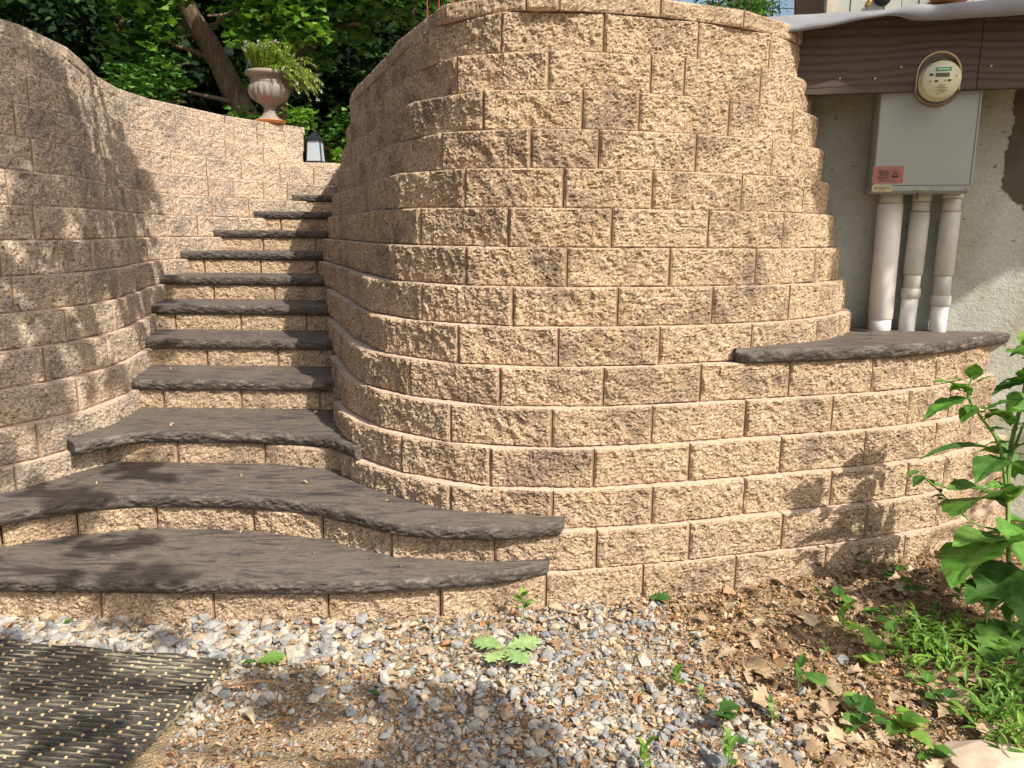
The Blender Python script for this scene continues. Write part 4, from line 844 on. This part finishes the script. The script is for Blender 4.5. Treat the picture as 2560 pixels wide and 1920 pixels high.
# low leafy growth just behind the left wall
for i, (x, y, Y, lab) in enumerate([(330, 235, 8.6, 'low dark growth peeping over the wall left of the leaning trunk'), (440, 272, 8.8, 'low leafy growth between the two trunks and the wall cap'), (600, 285, 8.9, 'bright low growth at the left foot of the urn'), (735, 300, 8.8, 'bright leafy sprig under the right of the urn'), (815, 395, 8.6, 'bright leafy sprig right of the lantern'), (850, 330, 9.6, 'dark leafy bush behind the lantern')]):
    c = at_y(x, y, Y); e = empty('leafy_bush', (c[0], c[1], 2.1), lab, 'bush', 'low growth behind the left wall'); r = (.45, .42, .4, .22, .22, .6)[i]
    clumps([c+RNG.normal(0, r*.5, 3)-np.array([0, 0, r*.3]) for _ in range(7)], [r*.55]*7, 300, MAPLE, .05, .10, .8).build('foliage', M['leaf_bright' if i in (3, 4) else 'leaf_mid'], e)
    mb = MB(); [limb(mb, (c[0], c[1], 1.9), c+np.array([RNG.normal(0, r*.3), RNG.normal(0, r*.3), -r*.35]), .012, .005, 5, k=5) for _ in range(4)]; mb.build('stems', M['twig'], e)

# wire plant stakes on top of the rounded wall
def ztop(x): return at_y(x, 0, 4.0)
redw = simple('red_wire', (.30, .03, .03), .5, .4); grw = simple('green_wire', (.05, .25, .09), .5, .4)
CG = empty('wire_cage', tuple(at_y(1100, 40, 4.1)), 'thin red wire plant cage at the left of the rounded wall top', 'plant cage')
for x, x2, Y in [(1068, 1066, 4.1), (1096, 1098, 4.0), (1131, 1131, 4.15), (1137, 1134, 4.0), (1148, 1146, 4.2), (1164, 1163, 4.0), (1075, 1068, 4.05)]:
    a = at_y(x, 60, Y); b = at_y(x2, -220 if x != 1075 else 16, Y); a[2] = 2.2; tube([a, (a+b)/2, b], .0028, 6).build('wire', redw, CG)
CG2 = empty('wire_cage', tuple(at_y(1880, 60, 4.5)), 'thin red and green wire plant cage at the right of the rounded wall top', 'plant cage')
for x, m in [(1774, redw), (1800, redw), (1882, redw), (1937, redw), (1993, redw), (1850, redw), (1953, grw), (2052, grw), (1700, redw)]:
    Y = 4.6 if x < 2000 else 5.2; a = at_y(x, 110, Y); b = at_y(x, -260, Y); a[2] = 2.2; tube([a, b], .0045 if x == 1993 else .0028, 6).build('wire', m, CG2)
for z in (20, -60): tube([at_y(x, z+(x-1900)*.02, 4.6) for x in (1700, 1850, 2000)], .002, 5).build('wire', grw, CG2)

# ---------------- shade canopy: tree behind the viewer ----------------
OT = empty('overhanging_tree', (-5.5, -1.6, 0), 'broadleaf tree behind the viewer whose boughs dapple the steps and left wall with shade', 'tree')
top = np.array([-5.0, -1.2, 6.6]); cc = []; rr_ = []; per = []
def shade(tgt, r, t, dens=1.0, nsub=3):
    c = np.array(tgt, float)+S*t
    for q in range(nsub): cc.append(c+RNG.normal(0, r*.45, 3)); rr_.append(r*RNG.uniform(.5, .8)); per.append(dens)
SH = [((-2.15, 3.35, 1.2), .50), ((-2.2, 3.5, 1.75), .52), ((-2.3, 3.75, 2.15), .5), ((-2.15, 4.1, 1.35), .36), ((-2.3, 4.4, 1.8), .48), ((-2.45, 4.9, 2.1), .40), ((-2.2, 4.7, 1.3), .30), ((-2.5, 5.3, 1.9), .3), ((-2.05, 3.5, .85), .24), ((-2.1, 4.3, .95), .2), ((-2.1, 3.1, .55), .16), ((-2.2, 5.0, 1.05), .16),
 ((-1.95, 2.75, .2), .30), ((-1.75, 3.0, .36), .16), ((-1.6, 3.3, .42), .12), ((-1.35, 2.6, .1), .12), ((-2.0, 2.45, .05), .25),
 ((-1.42, 2.2, 0), .22), ((-1.25, 2.05, 0), .18), ((-1.75, 2.3, 0), .16), ((-.62, 2.12, 0), .10), ((-.35, 2.2, 0), .10), ((-.32, 1.95, 0), .13), ((-.15, 1.9, 0), .09), ((.1, 1.85, 0), .06), ((-.05, 2.0, 0), .09), ((-.2, 2.1, 0), .07), ((1.0, 2.6, 0), .08), ((1.5, 2.7, .0), .14), ((1.9, 2.5, 0), .14), ((1.7, 2.3, 0), .1),
 ((1.95, 3.75, 1.95), .30), ((2.05, 3.72, 1.7), .26), ((1.85, 3.78, 1.75), .2), ((2.3, 3.7, 1.9), .3), ((2.3, 3.8, 1.4), .18), ((2.5, 3.8, 1.7), .25),
 ((1.82, 3.75, 2.1), .22), ((2.1, 3.6, 2.2), .3), ((2.4, 3.5, 2.3), .28), ((1.95, 3.6, 1.8), .28), ((2.2, 3.75, 1.55), .22), ((2.0, 3.4, 2.42), .25), ((2.5, 3.4, 2.45), .3)]
right_ = []
for t_, r in SH:
    if r > 0: shade(t_, r, 4.2+RNG.uniform(-.4, .6)); right_ += [t_[0] > .9]*3
def overhang(e, tp, sel):
    mbl = MB(); mbt = MB(); limb(mbt, (e.location[0], e.location[1], -.1), tp, .26, .18, 12)
    for i, (c, r) in enumerate(zip(cc, rr_)):
        if right_[i] != sel: continue
        n = max(5, int((300 if not sel else 420)*r*r)); d = RNG.normal(0, 1, (n, 3)); d /= np.linalg.norm(d, axis=1)[:, None]; pos = np.array(c)+d*(RNG.random(n)**.5*r)[:, None]
        V, F, a = scatter(MAPLE[0], MAPLE[1], pos, rotm(n, .7), RNG.uniform(.10, .17, n)); mbl.add(V, F, a)
        if i % 5 == 0: limb(mbt, tp+(np.array(c)-tp)*RNG.uniform(0, .15), c, .03, .008, 8, .1, 6)
    mbl.build('crown', M['leaf_mid'], e); mbt.build('trunk', M['bark'], e)
overhang(OT, top, False)
OT2 = empty('overhanging_tree', (6.4, 1.2, 0), 'unseen broadleaf tree added off to the right to shade the meter box and house wall', 'tree')  # tree out of view, added to keep the sun off the box
overhang(OT2, np.array([6.0, 1.3, 5.2]), True)

# ---------------- green plants on the right ----------------
def seedling(x, y, h, n, label, mt='leaf_bright', tpl=OVATE, Lf=.045, grp=None, stem='stem', lean=(0, 0)):
    z = gz(np.array([x]), np.array([y]))[0]; e = empty('weed_seedling', (x, y, z), label, 'seedling', grp); mb = MB()
    top = np.array([x+lean[0], y+lean[1], z+h]); P = [np.array([x, y, z]), np.array([x+lean[0]*.3, y+lean[1]*.3, z+h*.5]), top]; tube(P, .0018, 5).build('stem', M[stem], e)
    for j in range(n):
        t = .35+.65*(j+1)/n; p = P[0]*(1-t)+P[2]*t; a0 = RNG.uniform(0, 6.28)
        for q in (0, math.pi): add_leaf(mb, tpl, p, (math.cos(a0+q), math.sin(a0+q), .5 if j < n-1 else 1.6), Lf*RNG.uniform(.7, 1.15), a=RNG.uniform(.3, .95))
    mb.build('leaves', M[mt], e); return e
G = 'weed seedlings sprouting through gravel and leaf litter'
for px_, py_, h, n, lab, mt in [(1308, 1560, .10, 3, 'upright seedling in the gravel just below the tip of the bottom tread', 'leaf_bright'), (1690, 1710, .07, 3, 'seedling on the border between gravel and leaf litter', 'leaf_bright'),
 (1755, 1740, .04, 2, 'tiny seedling right of the one on the gravel border', 'leaf_bright'), (1610, 1925, .09, 3, 'seedling at the bottom edge left of the brown curled leaves', 'leaf_bright'), (1820, 1925, .12, 4, 'taller seedling at the bottom edge among curled brown leaves', 'leaf_bright'),
 (1995, 1720, .09, 3, 'dark seedling in the middle of the leaf litter', 'leaf_mid'), (1925, 1765, .03, 2, 'tiny pair of leaves near the oak seedling in the litter', 'leaf_mid'), (1930, 1800, .04, 2, 'small four-leaf seedling low in the litter', 'leaf_bright'), (2105, 1590, .10, 3, 'light seedling by the vine near the shaded wall foot', 'leaf_bright'), (2390, 1560, .22, 6, 'bright leafy shoot in front of the tall pokeweed', 'leaf_bright'), (2060, 1640, .05, 2, 'small seedling left of the grass patch', 'leaf_bright')]:
    x, y = at_z(px_, py_, .02); seedling(x, y, h, n, lab, mt, grp=G, Lf=.05 if h > .06 else .03)
# trailing vines with heart leaves
def vine(pts, nl, L0, lab, mt='leaf_mid', tpl=HEART, hz=.03):
    P = spline([at_z(a, b, .02) for a, b in pts], 8); Z = gz(P[:, 0], P[:, 1])+hz; P3 = np.c_[P, Z]; e = empty('trailing_vine', tuple(P3[0]), lab, 'vine', 'trailing vines over the leaf litter')
    tube(P3, .0017, 5).build('stem', M['stem'], e); mb = MB(); s = arclen(P)
    for j in range(nl):
        q = RNG.uniform(0, s[-1]); i = min(np.searchsorted(s, q), len(P3)-1); add_leaf(mb, tpl, P3[i]+RNG.normal(0, .012, 3)+np.array([0, 0, .02]), (RNG.normal(), RNG.normal(), RNG.uniform(-.2, .5)), L0*RNG.uniform(.6, 1.2), a=RNG.random())
    mb.build('leaves', M[mt], e)
vine([(2000, 1450), (2080, 1430), (2170, 1430), (2230, 1470), (2290, 1520)], 20, .065, 'dark vine trailing along the shaded foot of the wall'); vine([(2030, 1500), (2090, 1520), (2160, 1550), (2230, 1600)], 14, .06, 'vine hanging over the shaded hollow below the wall')
vine([(2060, 1560), (2140, 1600), (2200, 1650), (2160, 1680)], 10, .07, 'lighter vine in front of the shaded hollow', 'leaf_bright'); vine([(2060, 1720), (2130, 1790), (2180, 1840), (2120, 1790)], 9, .075, 'vine with arrow leaves in the middle of the litter', 'leaf_mid')
vine([(2230, 1800), (2290, 1880), (2330, 1900), (2260, 1840)], 10, .075, 'bright vine with large leaves near the bottom right', 'leaf_bright'); vine([(2260, 1700), (2350, 1740), (2370, 1790), (2300, 1760)], 11, .05, 'small round-leaved vine below the grass patch', 'leaf_mid'); vine([(1800, 1800), (1830, 1850), (1900, 1860)], 5, .06, 'star-leaved sprig among curled brown leaves', 'leaf_mid', MAPLE)
# grass patches
mb = MB()
for i in range(210):
    if i < 95: c = at_z(RNG.normal(2330, 55), RNG.normal(1650, 35), 0)
    elif i < 140: c = at_z(RNG.uniform(2420, 2600), RNG.uniform(1620, 1900), 0)
    else: c = at_z(RNG.uniform(2440, 2640), RNG.uniform(1700, 1880), 0)
    z = gz(np.array([c[0]]), np.array([c[1]]))[0]; h = RNG.uniform(.04, .11)*(1.3 if i >= 300 else 1); p = np.array([c[0], c[1], z]); d = np.array([RNG.normal(0, .35), RNG.normal(0, .35), 1]); q = p+d*h
    tube([p, q], .0009, 3, mb, caps=False)
    for j in range(RNG.integers(3, 6)): add_leaf(mb, LANCE, p+(q-p)*RNG.uniform(.3, 1), (RNG.normal(), RNG.normal(), RNG.uniform(.0, .9)), RNG.uniform(.03, .065), a=RNG.random())
tag(mb.build('stiltgrass', M['leaf_bright']), 'bright narrow-leaved grass and ground cover at the lower right', 'grass', kind='stuff')
# tall pokeweed at the right edge
PW = empty('pokeweed_plant', (1.62, 2.52, 0), 'tall weed with large green leaves rising in front of the wall at the right edge', 'plant')
stm = MB(); mbd, mbm, mbx = MB(), MB(), MB()
def stem(P, r0, r1): P = spline(P, 6); tube(P, np.linspace(r0, r1, len(P)), 7, stm); return P
p_ = lambda x, y, Y: at_y(x, y, Y+.34*min(1, max(0, (1650-y)/420)))
base = np.array([1.62, 2.52, 0]); 
s1 = stem([base, p_(2530, 1700, 2.52), p_(2525, 1500, 2.52), p_(2520, 1300, 2.5), p_(2525, 1130, 2.5), p_(2560, 980, 2.5), p_(2590, 800, 2.5)], .011, .007)
s2 = stem([p_(2520, 1280, 2.5), p_(2500, 1120, 2.48), p_(2450, 1040, 2.45), p_(2420, 990, 2.42), p_(2430, 940, 2.42)], .007, .003)
s3 = stem([p_(2522, 1330, 2.5), p_(2440, 1310, 2.46), p_(2390, 1270, 2.43), p_(2330, 1210, 2.4), p_(2290, 1170, 2.4)], .004, .002)
s4 = stem([p_(2525, 1150, 2.5), p_(2560, 1060, 2.45), p_(2600, 1000, 2.45)], .006, .003)
s5 = stem([base+np.array([-.09, .02, 0]), p_(2460, 1600, 2.48), p_(2455, 1450, 2.48), p_(2440, 1380, 2.45)], .005, .003)
def big(x, y, Y, x2, y2, Y2, wid=1., m=0, tpl=POKE, roll=0.):
    a = p_(x, y, Y); b = p_(x2, y2, Y2); (mbd, mbm, mbx)[m].add((tpl[0]*np.array([1, wid, 1])*np.linalg.norm(b-a))@dirR(b-a, roll=roll).T+a, tpl[1], RNG.uniform(.2, .9))
for q in [(2430, 985, 2.42, 2345, 935, 2.36, .9, 1), (2432, 950, 2.42, 2440, 905, 2.40, 1.6, 1), (2425, 990, 2.42, 2305, 1030, 2.35, .75, 1), (2435, 960, 2.42, 2480, 935, 2.4, 1.0, 1), (2440, 1010, 2.43, 2400, 1050, 2.38, 1.2, 2),
 (2450, 1030, 2.45, 2560, 985, 2.40, .7, 1), (2455, 1040, 2.45, 2580, 1015, 2.3, .8, 1), (2500, 1120, 2.48, 2300, 1110, 2.38, .55, 0, LANCE), (2510, 1140, 2.49, 2440, 1180, 2.3, .8, 0), (2520, 1130, 2.5, 2600, 1090, 2.4, .9, 0), (2530, 1060, 2.5, 2460, 1000, 2.4, .8, 0),
 (2515, 1240, 2.5, 2365, 1250, 2.28, 1.25, 1, POKE, .5), (2520, 1250, 2.5, 2380, 1190, 2.36, 1., 0), (2525, 1330, 2.5, 2360, 1420, 2.3, 1.1, 1, POKE, .4), (2525, 1300, 2.5, 2580, 1400, 2.3, 1.2, 1, POKE, -.4), (2520, 1350, 2.5, 2390, 1330, 2.32, .9, 0), (2530, 1250, 2.5, 2600, 1180, 2.35, 1.2, 2, POKE, .5),
 (2525, 1400, 2.5, 2470, 1500, 2.35, 1.1, 0), (2530, 1450, 2.5, 2590, 1560, 2.35, 1.2, 0), (2520, 1470, 2.5, 2420, 1480, 2.35, 1., 0), (2528, 1550, 2.5, 2470, 1640, 2.35, 1.0, 0), (2532, 1550, 2.5, 2600, 1620, 2.35, 1., 1), (2560, 960, 2.5, 2600, 900, 2.4, 1.2, 1), (2580, 900, 2.5, 2520, 860, 2.4, .7, 1), (2590, 830, 2.5, 2545, 840, 2.4, .6, 2), (2540, 1200, 2.52, 2500, 1080, 2.6, 1., 0), (2540, 1350, 2.54, 2600, 1300, 2.6, 1.1, 0)]: big(*q)
for P in (s5,):
    for j in range(12):
        i = int(len(P)*(.3+.68*j/12)); add_leaf(mbx, OVATE, P[i], (RNG.normal(), RNG.normal(), .4), RNG.uniform(.045, .08), a=RNG.random(), wid=.9)
for P, n in ((s3, 9),):
    for j in range(n):
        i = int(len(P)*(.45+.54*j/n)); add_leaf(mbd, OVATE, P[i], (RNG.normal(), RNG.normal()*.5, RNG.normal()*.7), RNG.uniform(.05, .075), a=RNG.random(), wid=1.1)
for j in range(34):
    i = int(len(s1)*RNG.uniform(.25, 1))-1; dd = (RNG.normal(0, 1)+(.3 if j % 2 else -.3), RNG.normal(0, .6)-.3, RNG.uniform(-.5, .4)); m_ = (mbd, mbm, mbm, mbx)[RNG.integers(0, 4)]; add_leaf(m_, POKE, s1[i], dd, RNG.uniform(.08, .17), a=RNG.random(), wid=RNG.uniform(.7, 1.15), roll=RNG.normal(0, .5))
for j in range(10): i = int(len(s2)*RNG.uniform(.4, 1))-1; add_leaf(mbm if j % 2 else mbx, POKE, s2[i], (RNG.normal(), RNG.normal(0, .5), RNG.uniform(-.2, .7)), RNG.uniform(.06, .11), a=RNG.random(), wid=.9)
for j in range(16): i = int(len(s1)*RNG.uniform(.1, .75)); add_leaf(mbx if j % 3 else mbm, POKE, s1[i], (-1+RNG.normal(0, .6), RNG.normal(0, .5)-.3, RNG.uniform(-.3, .5)), RNG.uniform(.05, .11), a=RNG.uniform(.4, 1), wid=.85, roll=RNG.normal(0, .6))
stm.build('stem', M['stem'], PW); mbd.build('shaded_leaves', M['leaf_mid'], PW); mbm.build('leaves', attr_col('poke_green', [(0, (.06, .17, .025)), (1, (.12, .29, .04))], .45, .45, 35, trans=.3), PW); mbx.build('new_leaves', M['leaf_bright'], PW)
# leaves lying on the gravel
def sprig(px_, py_, parts, lab, name, root_label_cat, zz_=.03):
    x, y = at_z(px_, py_, .03); z = gz(np.array([x]), np.array([y]))[0]+zz_; e = empty(name, (x, y, z), lab, root_label_cat)
    for tpl, ang, L_, m, roll in parts: mb = MB(); add_leaf(mb, tpl, (x, y, z), (math.cos(ang), math.sin(ang), .04), L_, a=RNG.random(), roll=roll); mb.build('leaf', M[m], e)
    return e
OAKF = leaf_tpl([.01, .05, .17, .11, .33, .16, .42, .20, .38, .15, .22, .06, 0], .04, .08, skew=.25)
e = sprig(1262, 1632, [(OAKF, .42, .135, 'leaf_pale', .1), (OAKF, 2.75, .12, 'leaf_pale', -.1), (OAKF, 4.2, .11, 'leaf_pale', .1), (OAKF, 5.35, .125, 'leaf_pale', 0)], 'fallen sprig of four pale green oak leaves lying on the gravel', 'oak_sprig', 'oak sprig', .035)
x, y = at_z(1262, 1640, .03); z = .06; tube([(x, y, z), (x-.08, y-.02, z-.012), (x-.2, y-.09, z-.02)], .0016, 5).build('twig', M['twig'], e)
sprig(640, 1662, [(OAKF, .45, .095, 'leaf_mid', .2), (OVATE, 3.3, .05, 'leaf_mid', 0)], 'single dark green oak leaf lying by the corner of the mat', 'fallen_leaf', 'leaf'); sprig(945, 1735, [(OVATE, 2.6, .04, 'leaf_mid', 0)], 'small dark oval green leaf in the shaded gravel', 'fallen_leaf', 'leaf'); sprig(1620, 1500, [(OAKF, .1, .09, 'leaf_mid', .3)], 'green leaf at the foot of the wall above the gravel', 'fallen_leaf', 'leaf'); sprig(1575, 1478, [(OVATE, 5.6, .055, 'leaf_mid', .5)], 'dark green leaf leaning on the bottom block course', 'fallen_leaf', 'leaf')
sprig(160, 1578, [(OVATE, .9, .04, 'ylw', 0)] if 'ylw' in M else [(OVATE, .9, .04, 'leaf_bright', 0)], 'small yellow-green leaf on the gravel left of the steps', 'fallen_leaf', 'leaf')
for px_, py_, d, L_, lab in [(690, 1720, (.25, -1), .14, 'thin bent twig near the mat corner'), (1430, 1800, (.9, .9), .16, 'curved brown twig across the gravel'), (1900, 1620, (.55, -.7), .2, 'dark twig lying in the leaf litter'), (560, 1727, (1, .05), .2, 'straight twig pointing away from the mat')]:
    x, y = at_z(px_, py_, .03); z = .045; t = empty('twig', (x, y, z), lab, 'twig', 'twigs scattered on the ground'); d = np.array([*d, 0.]); d /= np.linalg.norm(d); tube([(x, y, z), np.array([x, y, z+.01])+d*L_*.5+np.array([.01, .012, 0]), np.array([x, y, z])+d*L_], [.0045, .0035, .002], 6).build('stick', M['twig'], t)
# pale flat stone in the bottom right corner
x, y = at_z(2440, 1900, 0); V = IV*np.array([.16, .1, .035])*(1+RNG.uniform(-.1, .1, (12, 1))); tag(obj('flat_stone', V+np.array([x+.02, y-.03, .02]), IF, simple('pale_stone', (.42, .34, .26), .9, .2, sc=14, var=.25, bump=.4), org=(x, y, .02)), 'pale flat stone half buried at the bottom right corner', 'stone')
